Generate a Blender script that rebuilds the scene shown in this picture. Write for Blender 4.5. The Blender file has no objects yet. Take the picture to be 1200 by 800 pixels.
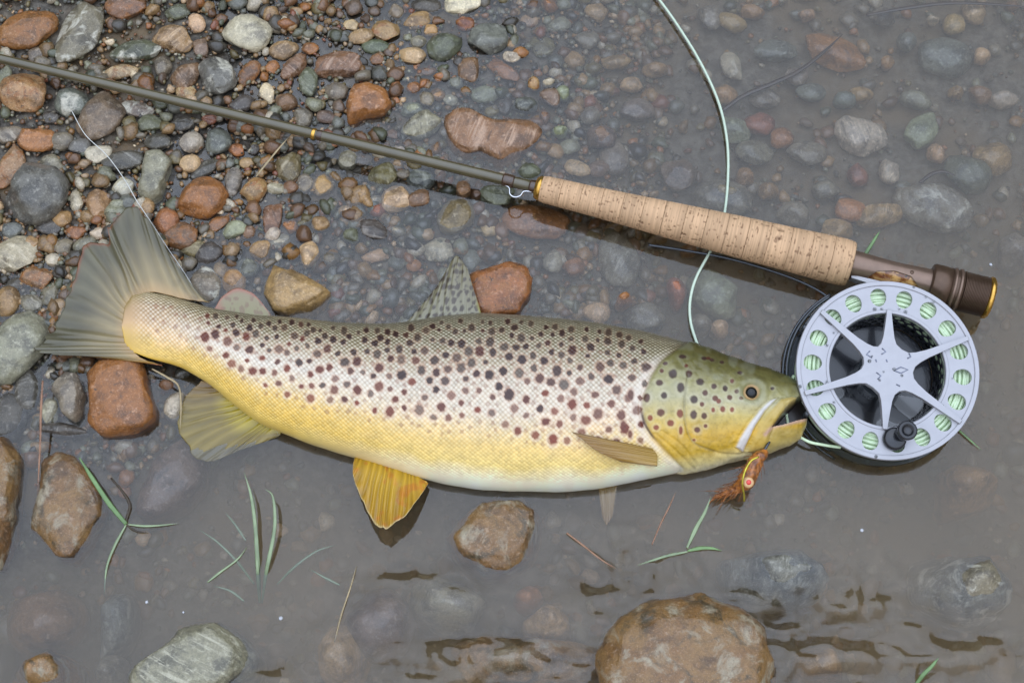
import bpy, bmesh, math, random
import numpy as np
from mathutils import Vector

random.seed(7)
rng = np.random.default_rng(7)
scene = bpy.context.scene
COL = scene.collection
R = math.radians

# ------------------------------------------------------------------ camera
TILT, DIST, FOC, SENS = R(23.0), 0.80, 50.0, 36.0
cam_d = bpy.data.cameras.new('camera')
cam = bpy.data.objects.new('camera', cam_d)
COL.objects.link(cam)
cam.location = (0, -DIST * math.sin(TILT), DIST * math.cos(TILT))
cam.rotation_euler = (TILT, 0, 0)
cam_d.lens, cam_d.sensor_width = FOC, SENS
cam_d.clip_start, cam_d.clip_end = 0.01, 500
scene.camera = cam
CAM = np.array(cam.location)
RX = np.array([1.0, 0, 0])
UY = np.array([0, math.cos(TILT), math.sin(TILT)])
FW = np.array([0, math.sin(TILT), -math.cos(TILT)])
KPX = SENS / FOC / 1200.0            # tangent per photo pixel
PX = DIST * KPX                      # metres per photo pixel at the middle


def W(px, py, z=0.0):
    """the point at height z that the photograph shows at pixel (px, py)"""
    px, py, z = np.broadcast_arrays(np.asarray(px, float), np.asarray(py, float), np.asarray(z, float))
    d = (RX * ((px - 600) * KPX)[..., None] + UY * ((400 - py) * KPX)[..., None] + FW)
    t = (z - CAM[2]) / d[..., 2]
    return CAM + d * t[..., None]


def proj(p):
    q = np.asarray(p) - CAM
    dep = q @ FW
    return 600 + (q @ RX) / dep / KPX, 400 - (q @ UY) / dep / KPX


# ------------------------------------------------------------------ world, sun, exposure
world = bpy.data.worlds.new('World')
scene.world = world
world.use_nodes = True
nt = world.node_tree
nt.nodes.clear()
SUN_EL, SUN_ROT = R(82), R(0)
out = nt.nodes.new('ShaderNodeOutputWorld')
bg = nt.nodes.new('ShaderNodeBackground')
sky = nt.nodes.new('ShaderNodeTexSky')
sky.sky_type = 'NISHITA'
sky.sun_disc = False
sky.sun_elevation, sky.sun_rotation = SUN_EL, SUN_ROT
sky.air_density, sky.dust_density = 1.0, 1.5
# an even cloud layer: the standard overcast sky, three times brighter overhead than at the horizon
tc = nt.nodes.new('ShaderNodeTexCoord')
sep = nt.nodes.new('ShaderNodeSeparateXYZ')
ramp = nt.nodes.new('ShaderNodeMapRange')
ramp.inputs['From Min'].default_value = 0.0
ramp.inputs['From Max'].default_value = 1.0
ramp.inputs['To Min'].default_value = 0.36
ramp.inputs['To Max'].default_value = 1.08
cl = nt.nodes.new('ShaderNodeVectorMath')
cl.operation = 'SCALE'
zc_ = nt.nodes.new('ShaderNodeMix')
zc_.data_type = 'RGBA'
zc_.clamp_factor = True
hz_, zn_ = [i for i in zc_.inputs if i.type == 'RGBA'][:2]
hz_.default_value, zn_.default_value = (12.0, 9.9, 7.6, 1), (7.4, 9.2, 12.4, 1)     # warm white low down, thin blue-grey cloud overhead
nt.links.new(sep.outputs['Z'], zc_.inputs['Factor'])
nt.links.new([o for o in zc_.outputs if o.type == 'RGBA'][0], cl.inputs[0])
mix = nt.nodes.new('ShaderNodeMix')
mix.data_type = 'RGBA'
mix.inputs['Factor'].default_value = 0.72
nt.links.new(tc.outputs['Generated'], sep.inputs[0])
nt.links.new(sep.outputs['Z'], ramp.inputs['Value'])
nt.links.new(ramp.outputs[0], cl.inputs['Scale'])
nt.links.new(sky.outputs[0], mix.inputs['A'])
nt.links.new(cl.outputs[0], mix.inputs['B'])
nt.links.new(mix.outputs['Result'], bg.inputs['Color'])
bg.inputs['Strength'].default_value = 0.12
nt.links.new(bg.outputs[0], out.inputs['Surface'])

sun_d = bpy.data.lights.new('sun', 'SUN')
sun_d.energy, sun_d.angle, sun_d.color = 1.3, R(112), (0.80, 0.90, 1.0)
sun = bpy.data.objects.new('sun', sun_d)
COL.objects.link(sun)
sd = Vector((math.cos(SUN_EL) * math.sin(SUN_ROT), math.cos(SUN_EL) * math.cos(SUN_ROT), math.sin(SUN_EL)))
sun.rotation_euler = sd.to_track_quat('Z', 'Y').to_euler()
sun.location = (0, 0, 3)

vs = scene.view_settings
vs.view_transform, vs.look, vs.gamma, vs.exposure = 'Standard', 'None', 1.0, 0.38
vs.use_curve_mapping = False
scene.render.engine = 'CYCLES'
cy = scene.cycles
cy.use_denoising = True
cy.max_bounces, cy.diffuse_bounces, cy.glossy_bounces = 8, 3, 3
cy.transparent_max_bounces, cy.volume_bounces, cy.transmission_bounces = 16, 2, 4
cy.caustics_reflective = cy.caustics_refractive = False
cy.sample_clamp_indirect = 4.0


# ------------------------------------------------------------------ helpers
WARM = np.array([1.16, 1.0, .80])


def lin(c):
    c = np.asarray(c, float) / 255.0
    return np.where(c <= 0.04045, c / 12.92, ((c + 0.055) / 1.055) ** 2.4)


def _hash(i, j, k, seed):
    n = (i * 374761393 + j * 668265263 + k * 2147483647 + seed * 1274126177) & 0xFFFFFFFF
    n = ((n ^ (n >> 13)) * 1274126177) & 0xFFFFFFFF
    n = (n ^ (n >> 16)) & 0xFFFFFFFF
    return n.astype(np.float64) / 4294967295.0 * 2 - 1


def vnoise(p, seed=0):
    p = np.asarray(p, float)
    f0 = np.floor(p)
    i = f0.astype(np.int64)
    f = p - f0
    f = f * f * f * (f * (f * 6 - 15) + 10)
    r = 0
    for a in (0, 1):
        wa = f[..., 0] if a else 1 - f[..., 0]
        for b in (0, 1):
            wb = f[..., 1] if b else 1 - f[..., 1]
            for c in (0, 1):
                wc = f[..., 2] if c else 1 - f[..., 2]
                r = r + wa * wb * wc * _hash(i[..., 0] + a, i[..., 1] + b, i[..., 2] + c, seed)
    return r


def fbm(p, octv=4, seed=0):
    p = np.asarray(p, float)
    r, a, s = 0, 1.0, 0
    for o in range(octv):
        r = r + a * vnoise(p * 2 ** o, seed + o * 17)
        s += a
        a *= 0.5
    return r / s


def v3(x, y, z=0.0):
    x, y, z = np.broadcast_arrays(np.asarray(x, float), np.asarray(y, float), np.asarray(z, float))
    return np.stack([x, y, z], -1)


def sstep(a, b, x):
    t = np.clip((x - a) / (b - a), 0, 1)
    return t * t * (3 - 2 * t)


def make_mesh(name, verts, faces, smooth=True, col=None):
    me = bpy.data.meshes.new(name)
    verts = np.asarray(verts, np.float32)
    if isinstance(faces, np.ndarray):
        n, k = faces.shape
        me.vertices.add(len(verts))
        me.vertices.foreach_set('co', verts.ravel())
        me.loops.add(n * k)
        me.loops.foreach_set('vertex_index', faces.astype(np.int32).ravel())
        me.polygons.add(n)
        me.polygons.foreach_set('loop_start', np.arange(0, n * k, k, dtype=np.int32))
        me.update(calc_edges=True)
    else:
        me.from_pydata(verts.tolist(), [], faces)
        me.update()
    me.validate()
    if smooth:
        me.polygons.foreach_set('use_smooth', np.ones(len(me.polygons), bool))
    if col is not None:
        a = me.color_attributes.new('Col', 'FLOAT_COLOR', 'POINT')
        c = np.ones((len(verts), 4), np.float32)
        c[:, :col.shape[1]] = col
        a.data.foreach_set('color', c.ravel())
    return me


def link(name, me, mat=None, parent=None, loc=(0, 0, 0)):
    o = bpy.data.objects.new(name, me)
    COL.objects.link(o)
    o.location = loc
    if mat is not None:
        me.materials.append(mat)
    if parent is not None:
        o.parent = parent
    return o


def tag(o, label, cat, group=None):
    o['label'], o['category'] = label, cat
    if group:
        o['group'] = group
    return o


ORG = {}


def thing(name, label, cat, loc, group=None):
    o = bpy.data.objects.new(name, None)
    COL.objects.link(o)
    o.empty_display_size = 0.01
    o.location = tuple(float(c) for c in loc)
    ORG[o.name] = np.array(loc, float)
    return tag(o, label, cat, group)


def part(name, verts, faces, mat, parent, smooth=True, col=None):
    """a mesh given in world coordinates, parented to its thing or part (all share the thing's origin)"""
    org = ORG[parent.name]
    o = link(name, make_mesh(name, np.asarray(verts) - org, faces, smooth, col), mat, parent)
    ORG[o.name] = org
    return o


def single(name, verts, faces, mat, label, cat, smooth=True, col=None, group=None):
    verts = np.asarray(verts, float)
    c = (verts.min(0) + verts.max(0)) / 2
    c[2] = verts[:, 2].min()
    o = link(name, make_mesh(name, verts - c, faces, smooth, col), mat, None, c)
    return tag(o, label, cat, group)


def grid_faces(n, m, wrap=False, off=0):
    i = np.arange(n - 1)[:, None]
    j = np.arange(m if wrap else m - 1)[None, :]
    j2 = (j + 1) % m
    f = np.stack(np.broadcast_arrays(i * m + j, i * m + j2, (i + 1) * m + j2, (i + 1) * m + j), -1)
    return f.reshape(-1, 4) + off


def tube(pts, rad, seg=12, flat=None, axis=None):
    """closed tube through world points; rad per point; flat = (up vector, ratio) squashes it along up"""
    pts = np.asarray(pts, float)
    rad = np.broadcast_to(np.asarray(rad, float), (len(pts),))
    tan = np.gradient(pts, axis=0) if axis is None else np.tile(np.asarray(axis, float), (len(pts), 1))
    tan /= np.linalg.norm(tan, axis=1)[:, None] + 1e-12
    up = np.array([0, 0, 1.0])
    s = np.cross(tan, up)
    bad = np.linalg.norm(s, axis=1) < 1e-3
    s[bad] = (1, 0, 0)
    s /= np.linalg.norm(s, axis=1)[:, None]
    u = np.cross(s, tan)
    a = np.linspace(0, 2 * np.pi, seg, endpoint=False)
    k = 1.0 if flat is None else flat
    v = (pts[:, None] + rad[:, None, None] * (s[:, None] * np.cos(a)[None, :, None] + k * u[:, None] * np.sin(a)[None, :, None]))
    v = v.reshape(-1, 3)
    f = grid_faces(len(pts), seg, True)
    n = len(v)
    v = np.vstack([v, pts[:1], pts[-1:]])
    j = np.arange(seg)
    j2 = (j + 1) % seg
    f1 = np.stack([np.full(seg, n), j2, j, j], -1)
    f2 = np.stack([np.full(seg, n + 1), (len(pts) - 1) * seg + j, (len(pts) - 1) * seg + j2, (len(pts) - 1) * seg + j2], -1)
    faces = [tuple(r) for r in f[:, ::-1].tolist()] + [tuple(r[2::-1]) for r in f1.tolist()] + [tuple(r[2::-1]) for r in f2.tolist()]
    return v, faces


def curve(ctrl, n=40):
    """Catmull-Rom through control points"""
    c = np.asarray(ctrl, float)
    c = np.vstack([2 * c[0] - c[1], c, 2 * c[-1] - c[-2]])
    segs = len(c) - 3
    t = np.linspace(0, segs - 1e-9, n)
    i = t.astype(int)
    f = (t - i)[:, None]
    p0, p1, p2, p3 = c[i], c[i + 1], c[i + 2], c[i + 3]
    return 0.5 * (2 * p1 + (p2 - p0) * f + (2 * p0 - 5 * p1 + 4 * p2 - p3) * f ** 2 + (3 * p1 - p0 - 3 * p2 + p3) * f ** 3)


def join(parts):
    V, F, n = [], [], 0
    for v, f in parts:
        V.append(np.asarray(v))
        F += [tuple(int(i) + n for i in q) for q in f]
        n += len(v)
    return np.vstack(V), F


# ------------------------------------------------------------------ materials
def new_mat(name):
    m = bpy.data.materials.new(name)
    m.use_nodes = True
    t = m.node_tree
    return m, t, t.nodes['Principled BSDF']


def N(t, kind, **kw):
    n = t.nodes.new(kind)
    for k, v in kw.items():
        if hasattr(n, k):
            setattr(n, k, v)
        else:
            n.inputs[k].default_value = v
    return n


def mixc(t, fac, a, b, blend='MIX'):
    m = t.nodes.new('ShaderNodeMix')
    m.data_type = 'RGBA'
    m.blend_type = blend
    for key, val in (('Factor', fac), ('A', a), ('B', b)):
        s = m.inputs[key]
        if key != 'Factor':
            s = [i for i in m.inputs if i.name == key and i.type == 'RGBA'][0]
        if hasattr(val, 'is_output'):
            t.links.new(val, s)
        elif key == 'Factor':
            s.default_value = val
        else:
            s.default_value = (*val, 1) if len(val) == 3 else val
    return [o for o in m.outputs if o.type == 'RGBA'][0]


def cramp(t, val, p0, p1):
    r = N(t, 'ShaderNodeMapRange', interpolation_type='SMOOTHSTEP')
    r.inputs['From Min'].default_value, r.inputs['From Max'].default_value = p0, p1
    t.links.new(val, r.inputs['Value'])
    return r.outputs[0]


def noise(t, vec, scale, detail=4, rough=0.6, dist=0.0):
    n = N(t, 'ShaderNodeTexNoise')
    n.inputs['Scale'].default_value, n.inputs['Detail'].default_value = scale, detail
    n.inputs['Roughness'].default_value, n.inputs['Distortion'].default_value = rough, dist
    t.links.new(vec, n.inputs['Vector'])
    return n.outputs[0]


def stone_mat(kind):
    m, t, b = new_mat('stone_' + kind)
    tcn = N(t, 'ShaderNodeTexCoord')
    oi = N(t, 'ShaderNodeObjectInfo')
    sc = N(t, 'ShaderNodeVectorMath', operation='SCALE')
    sc.inputs['Scale'].default_value = 100.0
    t.links.new(tcn.outputs['Object'], sc.inputs[0])
    ofs = N(t, 'ShaderNodeVectorMath', operation='SCALE')
    ofs.inputs[0].default_value = (37.0, 11.0, 23.0)
    t.links.new(oi.outputs['Random'], ofs.inputs['Scale'])
    ad = N(t, 'ShaderNodeVectorMath', operation='ADD')
    t.links.new(sc.outputs[0], ad.inputs[0])
    t.links.new(ofs.outputs[0], ad.inputs[1])
    vec = ad.outputs[0]
    base = oi.outputs['Color']
    big = noise(t, vec, 0.9, 5, 0.62, 0.4)
    mid = noise(t, vec, 3.2, 6, 0.65)
    fine = noise(t, vec, 13.0, 5, 0.7)
    dark = mixc(t, 1.0, base, (0.42, 0.42, 0.45), 'MULTIPLY')
    pale = mixc(t, 0.30, mixc(t, 1.0, base, (1.7, 1.7, 1.7), 'MULTIPLY'), (0.5, 0.48, 0.43))
    c = mixc(t, cramp(t, big, 0.42, 0.68), base, dark)
    c = mixc(t, cramp(t, mid, 0.52, 0.74), c, pale)
    if kind == 'rust':
        c = mixc(t, cramp(t, noise(t, vec, 1.6, 5, 0.6, 0.8), 0.45, 0.66), c, lin((146, 92, 40)))
        c = mixc(t, cramp(t, noise(t, vec, 2.6, 6, 0.72, 0.6), 0.55, 0.70), c, lin((62, 46, 32)))
    if kind == 'ochre':
        c = mixc(t, cramp(t, noise(t, vec, 0.4, 5, 0.6, 0.9), 0.42, 0.60), c, lin((134, 100, 54)))
        c = mixc(t, cramp(t, noise(t, vec, 0.6, 6, 0.66, 0.7), 0.5, 0.66), c, lin((72, 60, 38)))
        c = mixc(t, cramp(t, noise(t, vec, 0.7, 6, 0.62, 0.5), 0.50, 0.66), c, lin((160, 148, 124)))
    if kind == 'banded':
        rot = N(t, 'ShaderNodeVectorRotate', rotation_type='Z_AXIS')
        t.links.new(vec, rot.inputs['Vector'])
        ra = N(t, 'ShaderNodeMath', operation='MULTIPLY')
        ra.inputs[1].default_value = 6.283
        t.links.new(oi.outputs['Random'], ra.inputs[0])
        t.links.new(ra.outputs[0], rot.inputs['Angle'])
        mp = N(t, 'ShaderNodeVectorMath', operation='MULTIPLY')
        mp.inputs[1].default_value = (0.35, 2.6, 2.0)
        t.links.new(rot.outputs[0], mp.inputs[0])
        st = noise(t, mp.outputs[0], 1.0, 6, 0.62, 0.35)
        st2 = noise(t, mp.outputs[0], 2.7, 5, 0.6, 0.5)
        c = mixc(t, cramp(t, st, 0.52, 0.68), c, pale)
        c = mixc(t, cramp(t, st, 0.46, 0.30), c, dark)
        c = mixc(t, cramp(t, st2, 0.60, 0.72), c, pale)
    if kind == 'quartz':
        c = mixc(t, cramp(t, noise(t, vec, 0.8, 6, 0.66, 0.8), 0.50, 0.64), c, lin((196, 190, 172)))
    # grains
    vo = N(t, 'ShaderNodeTexVoronoi')
    vo.inputs['Scale'].default_value = 9.0
    t.links.new(vec, vo.inputs['Vector'])
    c = mixc(t, cramp(t, fine, 0.55, 0.72), c, pale)
    c = mixc(t, cramp(t, fine, 0.42, 0.3), c, dark)
    hv = N(t, 'ShaderNodeHueSaturation')
    mr = N(t, 'ShaderNodeMapRange')
    mr.inputs['To Min'].default_value, mr.inputs['To Max'].default_value = 0.82, 1.15
    t.links.new(vo.outputs['Color'], mr.inputs['Value'])
    t.links.new(mr.outputs[0], hv.inputs['Value'])
    t.links.new(c, hv.inputs['Color'])
    t.links.new(hv.outputs[0], b.inputs['Base Color'])
    ro = N(t, 'ShaderNodeMapRange')
    ro.inputs['To Min'].default_value, ro.inputs['To Max'].default_value = 0.16, 0.6
    t.links.new(mid, ro.inputs['Value'])
    t.links.new(ro.outputs[0], b.inputs['Roughness'])
    h = N(t, 'ShaderNodeMath', operation='ADD')
    h2 = N(t, 'ShaderNodeMath', operation='MULTIPLY')
    h2.inputs[1].default_value = 0.3
    t.links.new(fine, h2.inputs[0])
    t.links.new(mid, h.inputs[0])
    t.links.new(h2.outputs[0], h.inputs[1])
    bp = N(t, 'ShaderNodeBump')
    bp.inputs['Strength'].default_value, bp.inputs['Distance'].default_value = 0.8, 0.0016
    t.links.new(h.outputs[0], bp.inputs['Height'])
    t.links.new(bp.outputs[0], b.inputs['Normal'])
    b.inputs['Coat Weight'].default_value = 0.6
    b.inputs['Coat Roughness'].default_value = 0.08
    return m


MST = {k: stone_mat(k) for k in ('plain', 'rust', 'ochre', 'banded', 'quartz')}


def vcol_mat(name, rough=0.4, coat=0.0, spec=0.5, fine=None, bump=0.0, alpha=None, metal=0.0):
    m, t, b = new_mat(name)
    a = N(t, 'ShaderNodeVertexColor', layer_name='Col')
    c = a.outputs[0]
    if fine:
        tcn = N(t, 'ShaderNodeTexCoord')
        f = noise(t, tcn.outputs['Object'], fine, 4, 0.65)
        c2 = mixc(t, 1.0, c, (0.55, 0.55, 0.55), 'MULTIPLY')
        c = mixc(t, cramp(t, f, 0.4, 0.66), c, c2)
        if bump:
            bp = N(t, 'ShaderNodeBump')
            bp.inputs['Strength'].default_value, bp.inputs['Distance'].default_value = 0.6, bump
            t.links.new(f, bp.inputs['Height'])
            t.links.new(bp.outputs[0], b.inputs['Normal'])
    t.links.new(c, b.inputs['Base Color'])
    b.inputs['Roughness'].default_value = rough
    b.inputs['Coat Weight'].default_value = coat
    b.inputs['Coat Roughness'].default_value = 0.1
    b.inputs['Specular IOR Level'].default_value = spec
    b.inputs['Metallic'].default_value = metal
    if alpha:
        t.links.new(a.outputs['Alpha'], b.inputs['Alpha'])
    return m


def plain_mat(name, srgb, rough=0.4, metal=0.0, coat=0.0, var=0.25, scale=300.0, bump=0.0):
    m, t, b = new_mat(name)
    tcn = N(t, 'ShaderNodeTexCoord')
    f = noise(t, tcn.outputs['Object'], scale, 4, 0.6)
    c = lin(srgb)
    col = mixc(t, cramp(t, f, 0.3, 0.7), tuple(c * (1 - var)), tuple(np.minimum(1, c * (1 + var))))
    t.links.new(col, b.inputs['Base Color'])
    rr = N(t, 'ShaderNodeMapRange')
    rr.inputs['To Min'].default_value, rr.inputs['To Max'].default_value = rough * 0.75, min(1, rough * 1.3)
    t.links.new(f, rr.inputs['Value'])
    t.links.new(rr.outputs[0], b.inputs['Roughness'])
    b.inputs['Metallic'].default_value, b.inputs['Coat Weight'].default_value = metal, coat
    if bump:
        bp = N(t, 'ShaderNodeBump')
        bp.inputs['Strength'].default_value, bp.inputs['Distance'].default_value = 0.5, bump
        t.links.new(f, bp.inputs['Height'])
        t.links.new(bp.outputs[0], b.inputs['Normal'])
    return m


# ------------------------------------------------------------------ the stream bed
BED = [(0, 0, 5), (200, 100, 4), (400, 90, 1), (540, 60, -1), (640, 110, -6), (760, 100, -15), (900, 100, -15), (1150, 60, -17),
       (300, 200, 1), (450, 210, -2), (540, 250, -6), (520, 310, -9), (650, 300, -13), (150, 280, 2), (60, 200, 4), (330, 270, -1),
       (400, 290, -7), (20, 420, 0), (130, 440, -1), (150, 530, -8), (70, 560, -8), (230, 590, -45), (300, 680, -75), (60, 720, -60),
       (450, 650, -70), (800, 620, -80), (1100, 600, -85), (600, 770, -60), (1150, 300, -40), (1150, 760, -75), (850, 330, -30),
       (420, 420, -12), (650, 460, -20), (850, 500, -22), (1000, 200, -15), (1100, 180, -17), (900, 770, -70), (200, 790, -60),
       (1040, 440, -14), (1250, 450, -60), (-200, 200, 8), (-150, 700, -12), (300, -200, 5), (900, -200, -18)]
_b = np.array(BED, float)
_bp = W(_b[:, 0], _b[:, 1])[:, :2]
_bz = _b[:, 2] / 1000


def bed(x, y):
    x = np.clip(np.asarray(x, float), -0.45, 0.45)
    y = np.clip(np.asarray(y, float), -0.33, 0.42)
    d2 = (x[..., None] - _bp[:, 0]) ** 2 + (y[..., None] - _bp[:, 1]) ** 2 + 0.0006
    w = d2 ** -1.6
    return (w * _bz).sum(-1) / w.sum(-1)


def axis_steps(lo, hi, step, far):
    a = np.arange(lo, hi + step / 2, step)
    ext, s, x = [], step, hi
    while x < far:
        s *= 1.35
        x += s
        ext.append(x)
    ext = np.array(ext)
    return np.concatenate([(lo - (ext - hi))[::-1], a, ext])


gx, gy = axis_steps(-0.55, 0.55, 0.005, 120), axis_steps(-0.42, 0.55, 0.005, 120)
GX, GY = np.meshgrid(gx, gy, indexing='ij')
gz = bed(GX, GY) + 0.0014 * fbm(v3(GX, GY) * 60, 4, 3) - 0.0014
gm, t, b = new_mat('silt_bed')
tcn = N(t, 'ShaderNodeTexCoord')
n1 = noise(t, tcn.outputs['Object'], 160, 6, 0.7)
n2 = noise(t, tcn.outputs['Object'], 18, 5, 0.6)
c = mixc(t, cramp(t, n1, 0.35, 0.7), lin((58, 52, 45)), lin((120, 112, 100)))
c = mixc(t, cramp(t, n2, 0.45, 0.7), c, lin((104, 84, 56)))
t.links.new(c, b.inputs['Base Color'])
b.inputs['Roughness'].default_value = 0.5
bpn = N(t, 'ShaderNodeBump')
bpn.inputs['Strength'].default_value, bpn.inputs['Distance'].default_value = 0.8, 0.002
t.links.new(n1, bpn.inputs['Height'])
t.links.new(bpn.outputs[0], b.inputs['Normal'])
ground = link('ground', make_mesh('ground', v3(GX, GY, gz).reshape(-1, 3), grid_faces(len(gx), len(gy))[:, ::-1].copy()), gm)
ground['kind'] = 'structure'

# ------------------------------------------------------------------ water: a closed body with a rippled top
wx, wy = axis_steps(-0.46, 0.46, 0.0022, 118), axis_steps(-0.36, 0.42, 0.0022, 118)
WX, WY = np.meshgrid(wx, wy, indexing='ij')
wz = 0.00010 * fbm(v3(WX, WY) * 22, 3, 11)
wpx, wpy = proj(v3(np.clip(WX, -0.5, 0.5), np.clip(WY, -0.4, 0.5)))


def blob(cx, cy, rx, ry):
    return np.exp(-(((wpx - cx) / rx) ** 2 + ((wpy - cy) / ry) ** 2))


# riffles where the current slips between the stones at the lower edge
rif = np.clip(blob(960, 745, 140, 66) + blob(580, 790, 190, 50) + 0.6 * blob(730, 670, 70, 45) + 0.55 * blob(490, 690, 80, 30)
              + 0.5 * blob(1150, 770, 80, 50) + 0.35 * blob(340, 800, 60, 30), 0, 1)
rp = v3(WX * 70 + 0.6 * vnoise(v3(WX, WY) * 40, 5), WY * 115, 0)
rid = 1 - np.abs(fbm(rp, 3, 29)) * 2
rp2 = v3(WX * 34, WY * 80, 3)
wz = wz + rif * (0.0045 * (rid - 0.85) + 0.0085 * fbm(rp2, 2, 41))
nx_, ny_ = len(wx), len(wy)
top = v3(WX, WY, wz).reshape(-1, 3)
idx = np.arange(nx_ * ny_).reshape(nx_, ny_)
ring = np.concatenate([idx[:, 0], idx[-1, 1:], idx[-2::-1, -1], idx[0, -2:0:-1]])
low = top[ring].copy()
low[:, 2] = -0.15
n0 = len(top)
m_ = len(ring)
j = np.arange(m_)
side = np.stack([ring[j], n0 + j, n0 + (j + 1) % m_, ring[(j + 1) % m_]], -1)
faces = np.vstack([grid_faces(nx_, ny_)[:, ::-1], side[:, ::-1]])
fl = [tuple(r) for r in faces.tolist()] + [tuple((n0 + j)[::-1].tolist())]
wm = bpy.data.materials.new('stream_water')
wm.use_nodes = True
t = wm.node_tree
t.nodes.clear()
wo = N(t, 'ShaderNodeOutputMaterial')
fr = N(t, 'ShaderNodeFresnel')
fr.inputs['IOR'].default_value = 1.66
tr = N(t, 'ShaderNodeBsdfTransparent')
gl = N(t, 'ShaderNodeBsdfGlossy')
gl.inputs['Roughness'].default_value = 0.02
mx = N(t, 'ShaderNodeMixShader')
tcn = N(t, 'ShaderNodeTexCoord')
wn = noise(t, tcn.outputs['Object'], 45, 3, 0.5)
bpn = N(t, 'ShaderNodeBump')
bpn.inputs['Strength'].default_value, bpn.inputs['Distance'].default_value = 0.3, 0.0007
t.links.new(wn, bpn.inputs['Height'])
t.links.new(bpn.outputs[0], fr.inputs['Normal'])
t.links.new(bpn.outputs[0], gl.inputs['Normal'])
t.links.new(fr.outputs[0], mx.inputs[0])
t.links.new(tr.outputs[0], mx.inputs[1])
t.links.new(gl.outputs[0], mx.inputs[2])
t.links.new(mx.outputs[0], wo.inputs['Surface'])
vol = N(t, 'ShaderNodeVolumePrincipled')
vol.inputs['Color'].default_value = (.86, .68, .42, 1)
vol.inputs['Density'].default_value = 13.0
vol.inputs['Anisotropy'].default_value = 0.0
t.links.new(vol.outputs[0], wo.inputs['Volume'])
wmesh = make_mesh('water', np.vstack([top, low]), fl)
water = link('water', wmesh, wm)
water['kind'] = 'structure'

# unseen banks, added and shaped to darken the low sky that the ripples mirror
ha = np.linspace(0, 2 * np.pi, 96, endpoint=False)
hr = np.array([16, 18, 21, 25, 30, 36])
HA, HR = np.meshgrid(ha, hr, indexing='ij')
hh = np.interp(HR, hr, [-.5, 5.5, 11, 16, 20, 22]) * (.28 + .72 * sstep(-.5, .5, np.sin(HA))) * (1 + .25 * fbm(v3(np.cos(HA) * 3, np.sin(HA) * 3, HR * .1), 3, 71))
hm = plain_mat('added_bank', (70, 76, 52), .8, 0, 0, .4, .8)
hv = v3(HR * np.cos(HA), HR * np.sin(HA), hh).transpose(1, 0, 2).reshape(-1, 3)
added_banks = link('added_banks', make_mesh('added_banks', hv, np.ascontiguousarray(grid_faces(6, 96, True))), hm)
added_banks['kind'] = 'structure'

_bm = bmesh.new()
_bm.from_mesh(wmesh)
bmesh.ops.recalc_face_normals(_bm, faces=_bm.faces)
_bm.to_mesh(wmesh)
_bm.free()

# ------------------------------------------------------------------ stones
ICO = {}
for s in (1, 2, 3, 4, 5):
    _bm = bmesh.new()
    bmesh.ops.create_icosphere(_bm, subdivisions=s, radius=1.0)
    _bm.verts.ensure_lookup_table()
    ICO[s] = (np.array([v.co[:] for v in _bm.verts]), np.array([[v.index for v in f.verts] for f in _bm.faces]))
    _bm.free()


def stone_shape(sub, seed, rx, ry, rz, angular=0.4, poly=None, lump=0.16):
    """a water-worn stone, radii in metres; poly = outline (metres, about the centre) for one with a shape of its own"""
    r = np.random.default_rng(seed)
    d = ICO[sub][0].copy()
    p = d.copy()
    # flat facets, softened
    for k in range(int(3 + 7 * angular)):
        n = r.normal(size=3)
        n[2] *= 0.7
        n /= np.linalg.norm(n)
        lim = r.uniform(0.62, 0.9)
        ex = p @ n - lim
        p -= np.where(ex > 0, ex * (0.45 + 0.5 * angular), 0)[:, None] * n
    p *= (1 + lump * fbm(d * 1.3 + r.uniform(-50, 50, 3), 3, seed % 997) + 0.05 * fbm(d * 5 + r.uniform(-50, 50, 3), 3, seed % 991))[:, None]
    if poly is None:
        m = np.abs(p[:, :2]).max(0)
        p[:, :2] /= m
        p[:, 2] /= np.abs(p[:, 2]).max()
        return p * (rx, ry, rz)
    poly = np.asarray(poly, float)
    nxt = np.roll(poly, -1, 0)
    samp = np.concatenate([poly + (nxt - poly) * f for f in np.linspace(0, 1, 14, endpoint=False)])
    an, ra = np.arctan2(samp[:, 1], samp[:, 0]), np.hypot(samp[:, 0], samp[:, 1])
    o = np.argsort(an)
    an, ra = an[o], ra[o]
    an = np.concatenate([an - 2 * np.pi, an, an + 2 * np.pi])
    ra = np.concatenate([ra, ra, ra])
    th = np.arctan2(p[:, 1], p[:, 0])
    rr = np.interp(th, an, ra)
    h = np.hypot(p[:, 0], p[:, 1])
    h = h / np.percentile(h, 99.5)
    h = np.minimum(h, 1.0) ** 0.72
    zz = p[:, 2] / np.abs(p[:, 2]).max()
    zz = np.sign(zz) * np.abs(zz) ** 0.5
    return np.stack([rr * h * np.cos(th), rr * h * np.sin(th), zz * rz], -1)


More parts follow.
